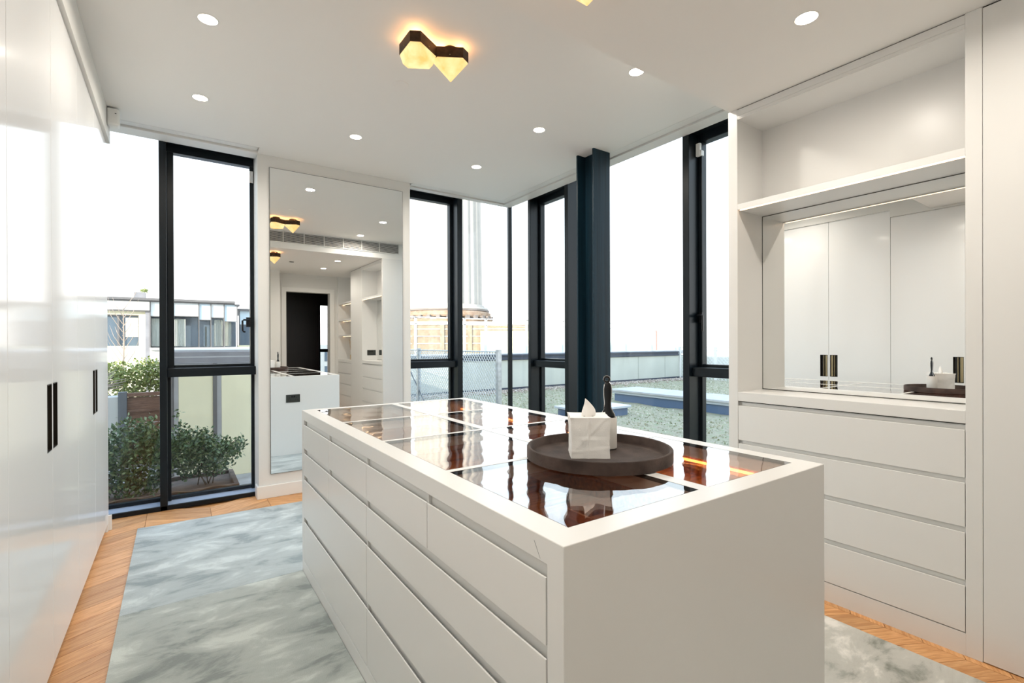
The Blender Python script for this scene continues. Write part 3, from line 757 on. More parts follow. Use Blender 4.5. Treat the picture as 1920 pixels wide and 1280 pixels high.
# brush in its pot
BX, BY = 1.186, 1.150
pot = tag(obj('brush_pot', MB().lathe([(0, .8972), (.026, .8972), (.0272, .8985), (.0272, .9005), (.0295, .9012), (.030, .903), (.030, 1.001), (.0292, 1.003), (.0275, 1.003), (.0268, 1.001), (.0268, .91), (0, .91)], BX, BY, 40, cap=False), 'ceramic', loc=(BX, BY, .8972), smooth=True), 'white cylindrical pot behind the tissue box on the brown tray', 'pot')
pot.modifiers.new('es', 'EDGE_SPLIT').split_angle = math.radians(45)
obj('pot_foot', MB().lathe([(0, .8968), (.0274, .8968), (.0274, .9000), (0, .9000)], BX, BY, 32, cap=False), 'gap_black', pot)
br = empty('lint_brush', (BX, BY, 1.0), 'black and silver handled brush standing in the white pot', 'brush')
br.rotation_euler = (0, 0, math.atan2(-.569, .822))
prf = [(.0, .0), (.024, .0), (.0225, .010), (.016, .020), (.0105, .032), (.0098, .05), (.0120, .075), (.0125, .095), (.0105, .110), (.0070, .118), (.0, .120)]
local('handle', MB().lathe(prf, 0, 0, 24, cap=False, sx=1, sy=.62), 'black_plastic', br)
local('head', MB().lathe([(0, -.085), (.02, -.085), (.023, -.08), (.0235, 0), (0, .001)], 0, 0, 24, cap=False), 'black_plastic', br)
side = [(.0245, .002), (.0228, .011), (.0165, .021), (.0112, .033), (.0105, .05), (.0128, .075), (.0133, .095), (.0112, .111), (.005, .1205)]
for s_ in (-1, 1):
    local('silver_edge', MB().tube([(s_*r_, 0, z_) for r_, z_ in side], .0017, 8), 'chrome', br)
local('hanging_loop', MB().tube([(-.003 + .0085*math.cos(a), 0, .1285 + .0085*math.sin(a)) for a in [2*PI*k/20 for k in range(20)]], .0032, 8, closed=True), 'black_plastic', br)
local('silver_rim', MB().tube([(-.003 + .0120*math.cos(a), 0, .1285 + .0120*math.sin(a)) for a in [-.2 + 3.6*k/14 for k in range(15)]], .0010, 6), 'chrome', br)

# ------------------------------------------------------------------ ceiling items
def downlight(x, y, z, lab):
    r = empty('downlight', (x, y, z), lab, 'ceiling light', 'round recessed downlights')
    obj('rim', MB().lathe([(.040, z+.0), (.040, z-.0015), (.0455, z-.0015), (.0465, z)], x, y, 40, cap=False), 'white_plastic', r, smooth=True)
    obj('diffuser', MB().lathe([(0, z-.0010), (.040, z-.0010), (.040, z-.0003), (0, z-.0003)], x, y, 36, cap=False), 'downlight_glow', r)
    ld = bpy.data.lights.new('downlight_lamp', 'AREA'); ld.energy = DL; ld.color = (1.0, .925, .83); ld.shape = 'DISK'; ld.size = .08; ld.spread = math.radians(165)
    lo = bpy.data.objects.new('downlight_lamp', ld); COL.objects.link(lo); lo.parent = r; lo.location = (0, 0, -.003)
DL = 2.75
for x, y, lab in ((.128, 2.70, 'round downlight nearest the camera on the left side of the ceiling'), (.127, 3.585, 'round downlight above the first window mullion on the left'),
             (1.10, 3.615, 'round downlight above the top left of the tall mirror'), (2.152, 3.64, 'small round downlight farthest away, towards the glazed corner'),
             (2.154, 2.755, 'round downlight in front of the steel column'), (2.15, 1.854, 'round downlight just beside the ceiling step')):
    downlight(x, y, ZC, lab)
for x, y, lab in ((2.083, .924, 'round downlight in the lower ceiling above the mirrored niche unit'), (2.083, .03, 'round downlight in the lower ceiling behind the camera, seen in the tall mirror'),
             (.13, .924, 'added unseen fill downlight in the lower ceiling beside the camera above the wardrobes'), (.13, .03, 'added unseen fill downlight in the lower ceiling behind the camera above the wardrobes')):  # the pair above the wardrobes is unseen, added for fill light
    downlight(x, y, ZL, lab)
sm = tag(obj('ceiling_sensor', MB().lathe([(0, ZC-.004), (.040, ZC-.004), (.044, ZC-.0015), (.044, ZC), (0, ZC)], 1.103, 2.735, 36, cap=False), 'ceiling_paint', loc=(1.103, 2.735, ZC-.004)), 'flush white round sensor cover in the ceiling under the amber ceiling lamp', 'sensor')
tag(obj('ceiling_sensor', MB().lathe([(0, ZL-.006), (.03, ZL-.006), (.036, ZL), (0, ZL)], 1.50, .45, 24, cap=False), 'socket_metal', loc=(1.5, .45, ZL-.006)), 'small dark round sensor in the lower ceiling, seen in the tall mirror', 'sensor')
alarm = tag(obj('alarm_sensor', B(-.3635, -.300, 4.03, 4.10, 2.668, 2.778), 'white_plastic', loc=(-.33, 4.06, 2.668), bevel=.012, seg=4), 'white motion sensor box in the ceiling corner above the left window', 'sensor')
obj('sensor_led', B(-.322, -.314, 4.028, 4.031, 2.742, 2.746), 'gap_black', alarm)

def lamp(cx, cy, zc, lab):
    """two joined truncated-triangle shades; (cx,cy) is the middle of the edge they share"""
    root = empty('ceiling_lamp', (cx, cy, zc), lab, 'ceiling lamp', 'bronze and alabaster twin ceiling lamps')
    L, S = .135, .052
    def poly(sx):
        p = (0.0, -S/2); out = [p]; ang = 180+30 if False else None
        seq = [(L, 210), (S, 150), (L, 90), (S, 30), (L, -30)]
        for l, a in seq:
            p = (p[0] + l*math.cos(math.radians(a)), p[1] + l*math.sin(math.radians(a))); out.append(p)
        return [(cx + sx*x, cy + y) for x, y in out]
    zt, zb = zc-.024, zc-.076
    for sx, kind in ((1, 'flat'), (-1, 'point')):
        P = poly(sx)
        if sx < 0: P = P[::-1]
        gx_, gy_ = sum(p[0] for p in P)/6, sum(p[1] for p in P)/6
        inner = [(gx_ + (x-gx_)*.95, gy_ + (y-gy_)*.95) for x, y in P]
        mb = MB(); n = 6
        vs = [(x,y,zb) for x,y in P] + [(x,y,zt) for x,y in P] + [(x,y,zb) for x,y in inner] + [(x,y,zt) for x,y in inner]
        fs = []
        for i in range(n):
            j = (i+1)%n
            fs += [(i,j,n+j,n+i), (2*n+i,3*n+i,3*n+j,2*n+j), (i,2*n+i,2*n+j,j), (n+i,n+j,3*n+j,3*n+i)]
        mb.add(vs, fs)
        band = obj('bronze_band', mb, 'lamp_bronze', root)
        for i in (1, 3, 5):
            pass
        # alabaster shade under the band
        q = [(gx_ + (x-gx_)*.965, gy_ + (y-gy_)*.965) for x, y in P]
        vs = [(x,y,zb+.004) for x,y in q] + [(x,y,zb-.006) for x,y in q]
        if kind == 'flat':
            f_ = [(gx_ + (x-gx_)*.80, gy_ + (y-gy_)*.80) for x, y in P]
            vs += [(x,y,zb-.050) for x,y in f_]
            fs = [tuple(range(5,-1,-1))] + [(i,(i+1)%6,6+(i+1)%6,6+i) for i in range(6)] + [(6+i,6+(i+1)%6,12+(i+1)%6,12+i) for i in range(6)] + [tuple(range(12,18))]
        else:
            vs += [(gx_, gy_, zb-.093)]
            fs = [tuple(range(5,-1,-1))] + [(i,(i+1)%6,6+(i+1)%6,6+i) for i in range(6)] + [(6+i,6+(i+1)%6,12) for i in range(6)]
        obj('alabaster_shade', MB().add(vs, fs), 'alabaster', root, bevel=.002)
        obj('canopy', MB().lathe([(0, zt+.012), (.042, zt+.012), (.042, zc-.001), (0, zc-.001)], gx_, gy_, 28, cap=False), 'lamp_bronze', root)
        pl = bpy.data.lights.new('lamp_bulb', 'POINT'); pl.energy = .13; pl.color = (1.0, .46, .17); pl.shadow_soft_size = .006
        for dx, dy in ((.052, 0), (-.026, .045), (-.026, -.045)):
            po = bpy.data.objects.new('lamp_bulb', pl); COL.objects.link(po); po.parent = root; po.location = (gx_-cx+dx*sx, gy_-cy+dy, -.034)
        for i in range(6):
            a, b2 = P[i], P[(i+1)%6]
            if math.dist(a, b2) > .1:
                mx_, my_ = (a[0]+b2[0])/2, (a[1]+b2[1])/2
                v = Vector((mx_-gx_, my_-gy_, 0)).normalized()
                c = Vector((mx_, my_, zb+.012)) + v*.001
                obj('screw', MB().tube([c - v*.001, c + v*.0015], .0028, 8), 'bronze', root)
lamp(1.093, 2.2675, ZC, 'amber glowing twin ceiling lamp with a bronze band, left of centre on the higher ceiling')
lamp(1.046, 1.194, ZL, 'amber twin ceiling lamp with only its tip showing at the top edge')

exec_outdoor = True
# ------------------------------------------------------------------ outdoors: green roof on the right
G = -.15
def ground_grid(x0, x1, y0, y1, n, m_, amp, z):
    mb = MB(); vs = []; fs = []
    for j in range(m_+1):
        for i in range(n+1):
            x = x0 + (x1-x0)*i/n; y = y0 + (y1-y0)*j/m_
            h_ = noise.fractal(Vector((x*1.3, y*1.3, 0)), .8, 2.1, 5)*amp
            vs.append((x, y, z + h_))
    for j in range(m_):
        for i in range(n): a = j*(n+1)+i; fs.append((a, a+1, a+n+2, a+n+1))
    return mb.add(vs, fs)
gnd = obj('green_roof', ground_grid(3.45, 17.5, -9, 11.95, 150, 200, .022, G), 'sedum', kind='structure', smooth=True, loc=(8, 4, G))
tf = MB(); rnd = random.Random(3)
for i in range(34000):
    d = rnd.random()**1.6
    x = 3.6 + d*12.5; y = rnd.uniform(-1.0, 11.3)
    if 8.5 < x < 9.8 and 2.8 < y < 8.4: continue
    if noise.noise(Vector((x*.9, y*.9, 4))) < -.25 and rnd.random() < .7: continue
    s_ = rnd.uniform(.010, .028); a = rnd.uniform(0, PI); hh = rnd.uniform(.010, .032)
    z = G + noise.fractal(Vector((x*1.3, y*1.3, 0)), .8, 2.1, 5)*.022 - .004
    c_, q = math.cos(a)*s_, math.sin(a)*s_
    tf.add([(x-c_, y-q, z), (x+c_, y+q, z), (x+rnd.uniform(-.02,.02), y+rnd.uniform(-.02,.02), z+hh)], [(0,1,2)])
tuf = obj('sedum_plants', tf, 'sedum_tuft', kind='stuff', loc=(8, 4, G)); tag(tuf, 'frosty green and brown sedum growing over the flat roof outside the right windows', 'plants')
ico = bmesh.new(); bmesh.ops.create_icosphere(ico, subdivisions=1, radius=1); IV = [tuple(v.co) for v in ico.verts]; IF = [tuple(v.index for v in f.verts) for f in ico.faces]; ico.free()
pb = MB()
for i in range(2600):
    x = rnd.uniform(4.0, 16.4); y = 11.9 - abs(rnd.gauss(0, .32))
    s_ = rnd.uniform(.018, .045)
    pb.add([(x+v[0]*s_, y+v[1]*s_*.8, G+.012+v[2]*s_*.7) for v in IV], IF)
for i in range(700):
    x = rnd.uniform(5.2, 6.6); y = rnd.uniform(6.2, 7.3); s_ = rnd.uniform(.015, .035)
    pb.add([(x+v[0]*s_, y+v[1]*s_*.8, G+.012+v[2]*s_*.7) for v in IV], IF)
tag(obj('pebbles', pb, 'pebble_mix', kind='stuff', loc=(8, 11.7, G)), 'brown pebble margin at the foot of the parapet wall', 'pebbles')

par = empty('parapet_wall', (10.5, 12.1, G), 'low pale green-grey panelled parapet wall with a dark coping across the flat roof', 'wall')
xp = [3.42, 5.0, 6.2, 7.73, 9.3, 10.9, 12.42, 13.97, 15.5, 17.1, 18.7, 20.3]
for a, b_ in zip(xp, xp[1:]):
    obj('panel', B(a+.008, b_-.008, 12.0, 12.03, G+.07, .745), 'parapet_panel', par, bevel=.003)
obj('backing', B(3.42, 20.3, 12.03, 12.3, G-.3, .76), 'parapet_dark', par)
obj('skirting', B(3.42, 20.3, 11.985, 12.03, G-.1, G+.065), 'parapet_dark', par)
obj('coping', MB().box(3.42, 16.3, 11.95, 12.32, .755, .80).box(3.42, 16.3, 11.975, 12.32, .80, .87).box(3.42, 16.3, 11.94, 12.34, .87, .915), 'parapet_dark', par, bevel=.004)
obj('coping_top', B(3.42, 20.3, 12.34, 13.5, .80, .93), 'coping_light', par)
# railing on the parapet
rl = empty('roof_railing', (10.5, 12.6, .93), 'pale mesh railing standing on top of the parapet wall', 'railing')
for x in (3.9, 5.45, 7.0, 7.75, 9.3, 10.85, 12.4, 13.2, 14.0, 15.5, 17.0, 18.5):
    obj('post', B(x, x+.06, 12.6, 12.66, .93, 2.0), 'rail_white', rl)
obj('top_rail', B(3.5, 19, 12.6, 12.65, 1.98, 2.01), 'rail_white', rl); obj('mid_rail', B(3.5, 19, 12.6, 12.63, 1.80, 1.815), 'rail_white', rl)
obj('infill_panel', B(3.5, 19, 12.62, 12.628, .95, 1.80), 'balustrade_glass', rl)

def chain(mb, p0, p1, z0, z1, pitch, r):
    """two families of diagonal wires filling a vertical rectangle"""
    p0 = Vector((*p0, 0)); p1 = Vector((*p1, 0)); L = (p1-p0).length; d = (p1-p0)/L; H_ = z1-z0
    nrm = Vector((-d.y, d.x, 0)); k = -int(H_/pitch)-1
    while k*pitch < L:
        for sgn in (1, -1):
            s0 = k*pitch; a0, b0, a1, b1 = s0, 0.0, s0+H_, H_
            if a0 < 0: b0 = -a0; a0 = 0
            if a1 > L: b1 = H_-(a1-L); a1 = L
            if b1 > b0 and a1 > a0:
                za, zb_ = (z0+b0, z0+b1) if sgn > 0 else (z1-b0, z1-b1)
                A = p0 + d*a0 + Vector((0,0,za)); Bp = p0 + d*a1 + Vector((0,0,zb_))
                dd = (Bp-A).normalized(); u = dd.cross(nrm)*r; v = nrm*r
                mb.add([A+u, A-u*.5+v, A-u*.5-v, Bp+u, Bp-u*.5+v, Bp-u*.5-v], [(0,1,4,3),(1,2,5,4),(2,0,3,5)])
        k += 1
    return mb
cf = empty('chain_link_fence', (3.42, 8, G), 'galvanised chain-link fence running away from the glazed corner', 'fence')
for y in (5.24, 7.75, 10.2):
    obj('post', MB().box(3.39, 3.45, y-.03, y+.03, G, 1.17), 'galvanised', cf, bevel=.004)
for y in (6.35, 9.0):
    obj('post', MB().tube([(3.42, y, G), (3.42, y, 1.14)], .008, 6), 'galvanised', cf, label='thin line wire post')
obj('brace', MB().tube([(3.42, 8.1, .75), (3.42, 7.0, G)], .012, 6), 'post_grey', cf)
obj('top_rail', MB().tube([(3.42, 5.24, 1.14), (3.42, 11.9, 1.14)], .010, 8), 'galvanised', cf)
obj('mesh', chain(MB(), (3.42, 5.24), (3.42, 11.9), G, 1.14, .066, .0050), 'fence_wire', cf, kind='stuff')
ff = empty('far_roof_fence', (16.4, 9, G), 'distant pale chain-link fence beyond the skylight at the far side of the roof', 'fence')
for y in (12.0, 10.45, 8.9, 7.35, 5.8, 4.2):
    obj('post', B(16.37, 16.45, y-.04, y+.04, G, 1.09), 'rail_white', ff)
obj('top_rail', B(16.39, 16.43, 3, 12, 1.06, 1.09), 'rail_white', ff)
obj('mesh', chain(MB(), (16.41, 3), (16.41, 11.95), G, 1.06, .14, .006), 'fence_wire', ff, kind='stuff')
obj('wall_far', B(18.2, 18.6, -9, 12.6, -1.5, .82), 'white_render', kind='structure', loc=(18.4, 2, 0))

sk = empty('skylight', (9.15, 5.4, G), 'long flat roof skylight with a white top and blue upstand outside the right windows', 'skylight')
obj('upstand', B(8.74, 9.55, 2.9, 8.25, G-.05, .03), 'skylight_blue', sk, bevel=.01)
obj('kerb', B(8.70, 9.60, 2.85, 8.30, .03, .085), 'skylight_grey', sk, bevel=.006)
obj('cover', B(8.66, 9.66, 2.8, 8.34, .085, .135), 'coping_light', sk, bevel=.01)
rb = empty('roof_hatch', (6.4, 7.0, G), 'small blue-grey roof box on the sedum behind the steel column', 'roof box')
obj('upstand', B(6.02, 7.2, 6.45, 7.15, G-.05, .0), 'skylight_blue', rb, bevel=.01)
obj('cover', B(5.97, 7.25, 6.40, 7.20, .0, .045), 'skylight_grey', rb, bevel=.008)

# chimney and its brick base, far away
CX, CY = 41.5, 80.7
ch = empty('chimney_stack', (CX, CY, 0), 'huge pale fluted chimney rising behind the parapet', 'chimney')
FL = 28
obj('shaft', MB().lathe([(6.35 - .75*i/20, 8.0 + 60*i/20) for i in range(21)], CX, CY, FL*6, cap=False, mod=lambda a, z: 1 - .05*max(0, math.cos(a*FL))), 'chimney_white', ch, smooth=True)
obj('collar', MB().lathe([(0, 7.1), (7.3, 7.1), (7.5, 7.4), (7.4, 7.7), (6.8, 7.8), (6.7, 8.2), (0, 8.2)], CX, CY, 72, cap=False), 'chimney_white', ch)
obj('collar_band', MB().lathe([(7.35, 7.0), (7.62, 7.05), (7.62, 7.28), (7.35, 7.32)], CX, CY, 72, cap=False), 'corbel_dark', ch)
obj('drum', MB().lathe([(0, 5.9), (7.7, 5.9), (7.9, 6.2), (7.9, 6.7), (7.3, 7.1), (0, 7.1)], CX, CY, 72, cap=False), 'brick', ch)
for k in range(30):
    a = 2*PI*k/30 + .05
    c = Vector((CX + 8.0*math.cos(a), CY + 8.0*math.sin(a)))
    ux, uy = math.cos(a), math.sin(a)
    pts = [(c.x - uy*.32 + ux*s1, c.y + ux*.32 + uy*s1) for s1 in (-.3, .35)] + [(c.x + uy*.32 + ux*s1, c.y - ux*.32 + uy*s1) for s1 in (.35, -.3)]
    obj('corbel', MB().prism(pts, 5.5, 6.15), 'corbel_dark', ch)
obj('lower_drum', MB().lathe([(0, -3), (8.1, -3), (8.1, 5.3), (8.25, 5.3), (8.25, 5.6), (0, 5.6)], CX, CY, 72, cap=False), 'brick', ch)
bb = empty('brick_building', (40, 76, 0), 'long sunlit brick building below the chimney', 'building')
# brick block with stepped string courses
def rotbox(mb, cx, cy, ang, a0, a1, b0, b1, z0, z1):
    c, s_ = math.cos(ang), math.sin(ang)
    P = [(cx + a*c - b2*s_, cy + a*s_ + b2*c) for a, b2 in ((a0,b0),(a1,b0),(a1,b1),(a0,b1))]
    return mb.prism(P, z0, z1)
AN = math.radians(-30)
obj('wall', rotbox(MB(), 38, 72, AN, -18, 13.3, 0, 12, -4, 4.4), 'brick', bb)
obj('parapet', rotbox(MB(), 38, 72, AN, -18.2, 13.5, -.25, 12.2, 4.4, 4.9), 'white_render', bb)
for z in (3.6, 2.4, 1.2):
    obj('string_course', rotbox(MB(), 38, 72, AN, -18.1, 13.4, -.12, .1, z, z+.14), 'coping_light', bb)
obj('annex', rotbox(MB(), 38, 72, AN, 4.5, 13.8, -2.2, -.3, -4, 3.3), 'cream_render', bb)
for i in range(5):
    obj('pilaster', rotbox(MB(), 38, 72, AN, -16+i*4.6, -15.3+i*4.6, -.3, .05, -4, 4.4), 'brick', bb)

# ------------------------------------------------------------------ outdoors: terrace on the left
obj('ground_terrace', B(-14, 3.44, 4.68, 40, -.5, -.30), 'terrace_stone', kind='structure', loc=(0, 8, -.3))
obj('ground_far', B(-150, 150, -120, 190, -6, -5), 'terrace_stone', kind='structure', loc=(0, 0, -5))
def bush(name, blobs, n, leaf, mat, lab, cat='shrub', seed=1, stems=6, base=None, group=None):
    rnd = random.Random(seed)
    c0 = base or (sum(b[0] for b in blobs)/len(blobs), sum(b[1] for b in blobs)/len(blobs), min(b[2]-b[5] for b in blobs))
    root = empty(name, c0, lab, cat, group)
    mb = MB(); tot = sum(b[3]*b[4]*b[5] for b in blobs)
    for (x, y, z, rx, ry, rz) in blobs:
        k = int(n*rx*ry*rz/tot)
        for i in range(k):
            v = Vector((rnd.gauss(0,1), rnd.gauss(0,1), rnd.gauss(0,1))).normalized()*(rnd.random()**.38)*rnd.uniform(.8, 1.1)
            p = Vector((x+v.x*rx, y+v.y*ry, z+v.z*rz))
            s_ = leaf*rnd.uniform(.6, 1.25)
            d = Vector((rnd.gauss(0,1), rnd.gauss(0,1), rnd.gauss(.5,.8))).normalized()
            u = d.cross(Vector((rnd.gauss(0,1), rnd.gauss(0,1), rnd.gauss(0,1)))).normalized(); nn = d.cross(u)
            mb.add([p, p+d*s_*.5+u*s_*.28+nn*s_*.06, p+d*s_, p+d*s_*.5-u*s_*.28+nn*s_*.06], [(0,1,2),(0,2,3)])
    fo = obj('foliage', mb, mat, root, kind='stuff')
    st = MB()
    for i in range(stems):
        b_ = blobs[i % len(blobs)]
        a = Vector((c0[0]+rnd.uniform(-.1,.1), c0[1]+rnd.uniform(-.05,.05), c0[2]))
        e2 = Vector((b_[0]+rnd.uniform(-.5,.5)*b_[3], b_[1]+rnd.uniform(-.5,.5)*b_[4], b_[2]+rnd.uniform(.2,.9)*b_[5]))
        m2 = (a+e2)/2 + Vector((rnd.uniform(-.05,.05), rnd.uniform(-.05,.05), .03))
        st.tube([a, m2, e2], [leaf*.16, leaf*.12, leaf*.06], 5)
    obj('stems', st, 'stem_brown', root)
    return root
pl = empty('planter_trough', (-.4, 5.3, -.3), 'long brown planter trough just outside the left window', 'planter')
obj('trough', MB().box(-2.2, .46, 4.98, 5.02, -.3, .0).box(-2.2, .46, 5.56, 5.60, -.3, .0).box(.42, .46, 5.02, 5.56, -.3, .0).box(-2.2, -2.16, 5.02, 5.56, -.3, .0), 'planter_brown', pl, bevel=.004)
obj('soil', ground_grid(-2.16, .42, 5.02, 5.56, 40, 10, .02, -.04), 'planter_brown', pl)
obj('trailing_stems', MB().tube([(-.9+.05*i, 4.97, .0 - .01*math.sin(i)) for i in range(27)], .006, 5), 'stem_brown', pl)
bush('shrub', [(-.34, 5.28, .32, .22, .24, .30), (-.60, 5.3, .30, .22, .24, .26), (-.22, 5.25, .48, .12, .14, .16), (-.30, 5.25, .05, .24, .2, .12), (-.12, 5.25, .25, .14, .2, .25), (-.85, 5.3, .3, .2, .2, .3)],
     6500, .040, 'leaf_dark', 'dense dark green shrub growing up outside the left-hand fixed window pane', seed=4, base=(-.35, 5.28, -.04))
bush('shrub', [(.08, 5.28, .26, .16, .22, .24), (.28, 5.28, .22, .18, .22, .20), (.02, 5.25, .40, .08, .1, .18), (.20, 5.26, .38, .08, .1, .14), (.43, 5.26, .26, .10, .14, .10), (.50, 5.26, .32, .05, .08, .09), (.01, 5.25, .62, .03, .04, .08)],
     4200, .036, 'leaf_dark', 'dark green shrub with stray sprigs outside the opening window beside the tall mirror', seed=9, base=(.2, 5.28, -.04))
bush('ground_cover', [(-.3, 5.0, -.10, .5, .12, .10), (.15, 5.0, -.14, .3, .10, .08), (-.8, 5.0, -.1, .3, .12, .1)], 1800, .03, 'leaf_dark', 'low green planting trailing over the front of the brown trough', 'plants', seed=12, stems=4, base=(-.2, 4.95, -.3))
bush('hedge', [(-.70, 8.9, .80, .22, .3, .22), (-.35, 8.9, .84, .28, .3, .22), (-.1, 8.9, .78, .25, .3, .24), (-.05, 8.95, .98, .10, .15, .10), (-1.1, 8.9, .7, .3, .3, .3), (.2, 8.9, .8, .25, .3, .2), (-.5, 8.85, .55, .5, .2, .22), (.1, 8.85, .55, .4, .2, .22)], 6500, .055, 'leaf_bright', 'sunlit yellow-green hedge behind the timber fence', seed=21, base=(-.4, 8.9, -.3))
tf_ = empty('timber_fence', (-.35, 8.0, -.3), 'brown timber board fence with a dark post beyond the left window', 'fence')
for i, (a, b_) in enumerate(((-.30, -.13), (-.125, .045), (.05, .22), (.225, .395), (.40, .565), (.57, .60))):
    obj('board', B(-.53, .9, 8.0+.006*(i % 2), 8.03, a, b_), 'fence_timber', tf_, bevel=.003)
obj('rail', B(-.53, .9, 7.975, 8.0, .375, .41), 'fence_timber', tf_); obj('rail', B(-.53, .9, 7.975, 8.05, .575, .62), 'fence_timber', tf_)
obj('post', B(-.62, -.53, 7.95, 8.05, -.3, .64), 'post_grey', tf_, bevel=.004)
wb = obj('garden_wall', B(-2.6, -.62, 7.98, 8.25, -.3, .58), 'white_render', loc=(-1.5, 8.1, -.3), bevel=.006); tag(wb, 'low white rendered wall to the left of the timber fence', 'wall')
# cut branches lying on the low wall
cb = empty('dry_branches', (-.85, 8.1, .58), 'bundle of bare cut branches lying on the low white wall', 'branches')
for i in range(14):
    a = (-1.5 + .05*i, 8.05+.02*(i % 5), .59 + .01*(i % 3)); e2 = (-.70+.03*(i % 6), 8.1+.02*(i % 4), .60 + .03*(i % 9) + .01*i)
    obj('branch', MB().tube([a, ((a[0]+e2[0])/2, a[1], (a[2]+e2[2])/2+.03), e2], [.011, .009, .004], 5), 'dry_twig', cb)

# cream screen wall seen through the opening window
cw = empty('cream_screen_wall', (1.0, 6.6, -.3), 'cream panelled screen wall with dark posts and a grey coping outside the left window', 'wall')
for a, b_ in ((-.03, .345), (.385, .80), (.84, 1.26), (1.30, 1.72), (1.76, 2.2)):
    obj('panel', B(a+.045, b_, 6.6, 6.64, -.3, 1.0), 'cream_render', cw, bevel=.003)
    obj('post_shadow', B(a, a+.045, 6.605, 6.64, -.3, 1.0), 'coping_light', cw)  # grey strip paints the post's shadow onto the panel edge
for a in (-.075, .345, .80, 1.26, 1.72):
    obj('post', B(a, a+.04, 6.585, 6.66, -.3, 1.03), 'mullion_grey', cw, bevel=.003)
obj('coping', MB().box(-.1, 2.3, 6.56, 7.4, 1.03, 1.045).box(-.03, 2.3, 6.58, 7.4, 1.045, 1.10).box(-.03, 2.3, 6.60, 7.4, 1.115, 1.165), 'coping_grey', cw, bevel=.002)
obj('coping_band', MB().box(-.06, 2.3, 6.59, 7.4, 1.10, 1.115).box(-.08, 2.3, 6.7, 12, 1.165, 1.185).box(-.09, 2.3, 6.60, 7.4, .985, 1.03), 'coping_light', cw)
obj('backing', B(-.07, 2.3, 6.66, 7.35, -.3, 1.02), 'coping_light', cw)

# neighbouring glazed pavilion
nb = empty('glazed_pavilion', (0, 16.5, -.3), 'low neighbouring building with cream walls and a glazed corner seen through the left window', 'building')
Yb = 16.0
obj('roof_edge', MB().box(-8, 1.38, Yb-.12, 22, 2.415, 2.475).box(-8, 1.38, Yb-.06, 22, 2.385, 2.415), 'mullion_grey', nb)
obj('roof_edge', B(1.38, 1.5, Yb-.02, 22, 2.35, 2.40), 'mullion_grey', nb)
obj('fascia', B(-8, -.585, Yb-.04, Yb+.1, 2.155, 2.385), 'white_render', nb)
obj('soffit_line', B(-8, -.585, Yb-.02, Yb+.3, 2.125, 2.155), 'mullion_grey', nb)
mb = MB(); mb.box(-8, -.68, Yb+.1, Yb+.3, -.3, 1.22); mb.box(-.82, -.68, Yb+.1, Yb+.3, 1.22, 2.125); mb.box(-8, -.82, Yb+.1, Yb+.3, 2.03, 2.125)
obj('wall', mb, 'cream_render', nb)
obj('pillar', B(-.68, -.585, Yb+.02, Yb+.3, -.3, 2.125), 'coping_grey', nb)
obj('window_frame', MB().box(-8, -.82, Yb+.14, Yb+.18, 2.0, 2.03).box(-.835, -.82, Yb+.14, Yb+.18, 1.22, 2.0).box(-1.27, -1.22, Yb+.12, Yb+.2, 1.22, 2.0), 'mullion_grey', nb)
obj('window_pane', B(-8, -1.27, Yb+.2, Yb+.22, 1.22, 2.0), 'far_pane', nb); obj('window_pane', B(-1.22, -.835, Yb+.2, Yb+.22, 1.22, 2.0), 'far_pane', nb)
obj('blind', B(-1.10, -.835, Yb+.185, Yb+.195, 1.45, 1.96), 'cream_render', nb)
for a in (-.585, -.10, .50, .785, 1.105, 1.43):
    obj('mullion', B(a, a+.022, Yb-.01, Yb+.06, 1.17, 2.385), 'mullion_grey', nb)
for (a, b_, zm, sp_) in ((-.563, -.10, 2.0, 'spandrel_white'), (-.078, .50, 2.02, 'spandrel_white'), (.522, .785, 1.93, 'spandrel_glass'), (.807, 1.105, 2.0, 'spandrel_white'), (1.127, 1.43, 1.90, 'spandrel_glass')):
    obj('upper_panel', B(a, b_, Yb+.02, Yb+.04, zm+.012, 2.385), sp_, nb, bevel=.002)
    obj('transom', B(a, b_, Yb, Yb+.05, zm-.006, zm+.010), 'mullion_grey', nb)
    obj('window_pane', B(a, b_, Yb+.02, Yb+.035, 1.185, zm-.006), 'window_glass', nb)
    obj('room_back', B(a, b_, Yb+.35, Yb+.37, 1.185, zm), 'far_pane', nb)
for a, b_ in ((-.07, .20), (-.55, -.3), (1.14, 1.30), (.66, .70), (.88, 1.08)):
    pts = []; n_ = 16
    for i in range(n_+1): pts.append((a + (b_-a)*i/n_, Yb+.12 + .02*(i % 2)))
    pts2 = [(x, y+.01) for x, y in pts[::-1]]
    obj('curtain', MB().prism(pts+pts2, 1.2, 1.95 if b_-a > .1 else 1.75), 'curtain', nb)
obj('base_band', MB().box(-.585, 3, Yb-.05, Yb+.05, 1.10, 1.17), 'coping_light', nb)
obj('lower_wall', B(-.585, 3, Yb+.02, Yb+.1, -.3, 1.10), 'white_render', nb)
obj('body', B(-8, 1.45, Yb+.5, 22, -.3, 2.38), 'white_render', nb)
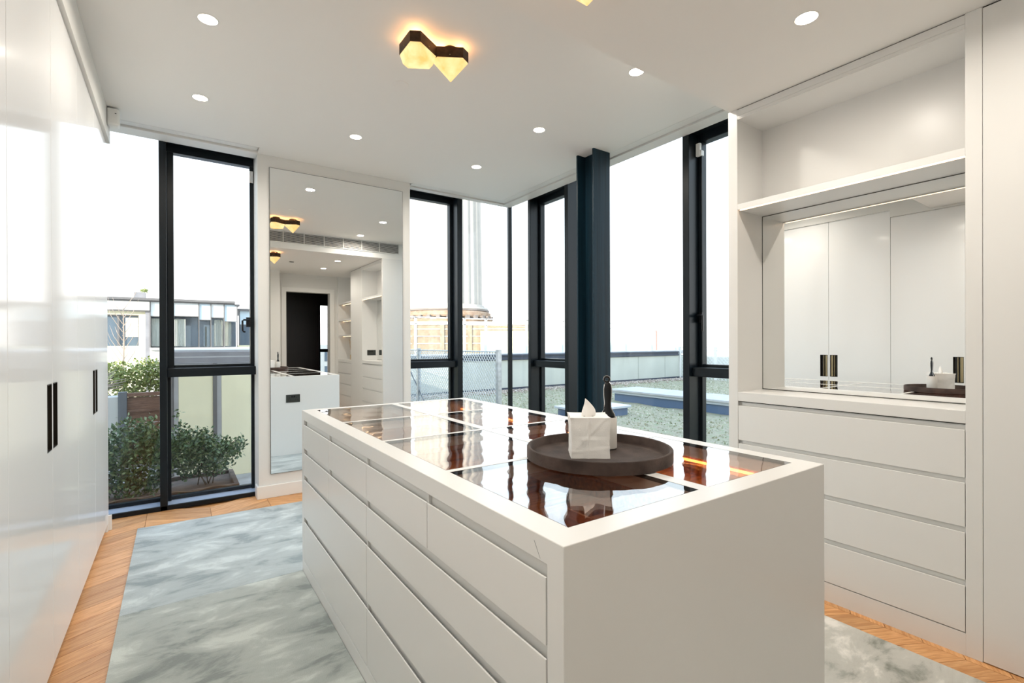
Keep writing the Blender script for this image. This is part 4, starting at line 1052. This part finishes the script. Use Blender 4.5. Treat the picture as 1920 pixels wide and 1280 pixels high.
# set-back wing
wg = empty('glazed_wing', (2.2, 17.2, -.3), 'lower set-back glazed wing at the right end of the neighbouring building', 'building')
obj('roof_edge', B(1.55, 4.5, 16.9, 20, 2.28, 2.34), 'mullion_grey', wg)
obj('upper_panel', B(1.60, 1.93, 17.0, 17.03, 1.86, 2.27), 'spandrel_glass', wg); obj('upper_panel', B(1.95, 2.6, 17.0, 17.03, 1.86, 2.27), 'spandrel_white', wg)
obj('window_pane', B(1.60, 1.93, 17.0, 17.03, 1.22, 1.84), 'far_pane', wg); obj('window_pane', B(1.95, 2.6, 17.0, 17.03, 1.22, 1.84), 'far_pane', wg)
obj('mullion', B(1.93, 1.95, 16.98, 17.05, 1.22, 2.28), 'mullion_grey', wg); obj('mullion', B(1.575, 1.60, 16.98, 17.05, 1.22, 2.28), 'mullion_grey', wg)
obj('transom', B(1.60, 2.6, 16.99, 17.04, 1.84, 1.86), 'mullion_grey', wg)
obj('lower_wall', B(1.55, 4.5, 17.0, 17.1, -.3, 1.22), 'cream_render', wg)
# roof chimney block of the neighbour
rc = obj('roof_stack', B(-1.03, -.76, 18.0, 18.4, 2.475, 2.80), 'coping_grey', loc=(-.9, 18.2, 2.475), bevel=.006); tag(rc, 'small square masonry stack on the neighbouring roof', 'chimney')
bush('roof_plant', [(-.78, 18.2, 2.86, .10, .10, .06)], 160, .05, 'leaf_bright', 'tuft of green plant on the masonry stack of the neighbouring roof', 'plants', seed=31, stems=2, base=(-.78, 18.2, 2.80))
# bare tree
bt = empty('bare_tree', (-.87, 12, -.3), 'slender bare pale tree in front of the neighbouring cream wall', 'tree')
obj('trunk', MB().tube([(-.87, 12, -.3), (-.86, 12, .6), (-.84, 12, 1.3), (-.85, 12, 2.0)], [.025, .02, .014, .005], 7), 'dry_twig', bt)
rr_ = random.Random(5)
for i in range(16):
    z = .7 + .08*i; s_ = 1 if i % 2 else -1
    l_ = rr_.uniform(.15, .38)
    obj('branch', MB().tube([(-.86, 12, z), (-.86+s_*l_*.5, 12+rr_.uniform(-.1,.1), z+l_*.9), (-.86+s_*l_*.75, 12, z+l_*1.7)], [.008, .005, .002], 5), 'dry_twig', bt)
# tiny crane on the horizon
cr_ = empty('tower_crane', (140, 112, 0), 'tiny red tower crane on the horizon', 'crane')
obj('mast', B(139.85, 140.15, 111.85, 112.15, -5, 5.5), 'crane_red', cr_)
obj('jib', MB().tube([(139.6, 112.4, 5.0), (141.2, 111.0, 8)], .12, 6), 'crane_red', cr_)
# building far behind the passage window
fb = empty('rear_building', (3, -22, -5), 'distant pale building seen through the slot window of the dark passage', 'building')
obj('wall', B(-4, 12, -24, -22, -5, 1.2), 'white_render', fb)
for i in range(14):
    for z in (-.8, .2):
        obj('window', B(-3.6+i*1.1, -2.9+i*1.1, -22.0, -21.96, z, z+.7), 'far_pane', fb)
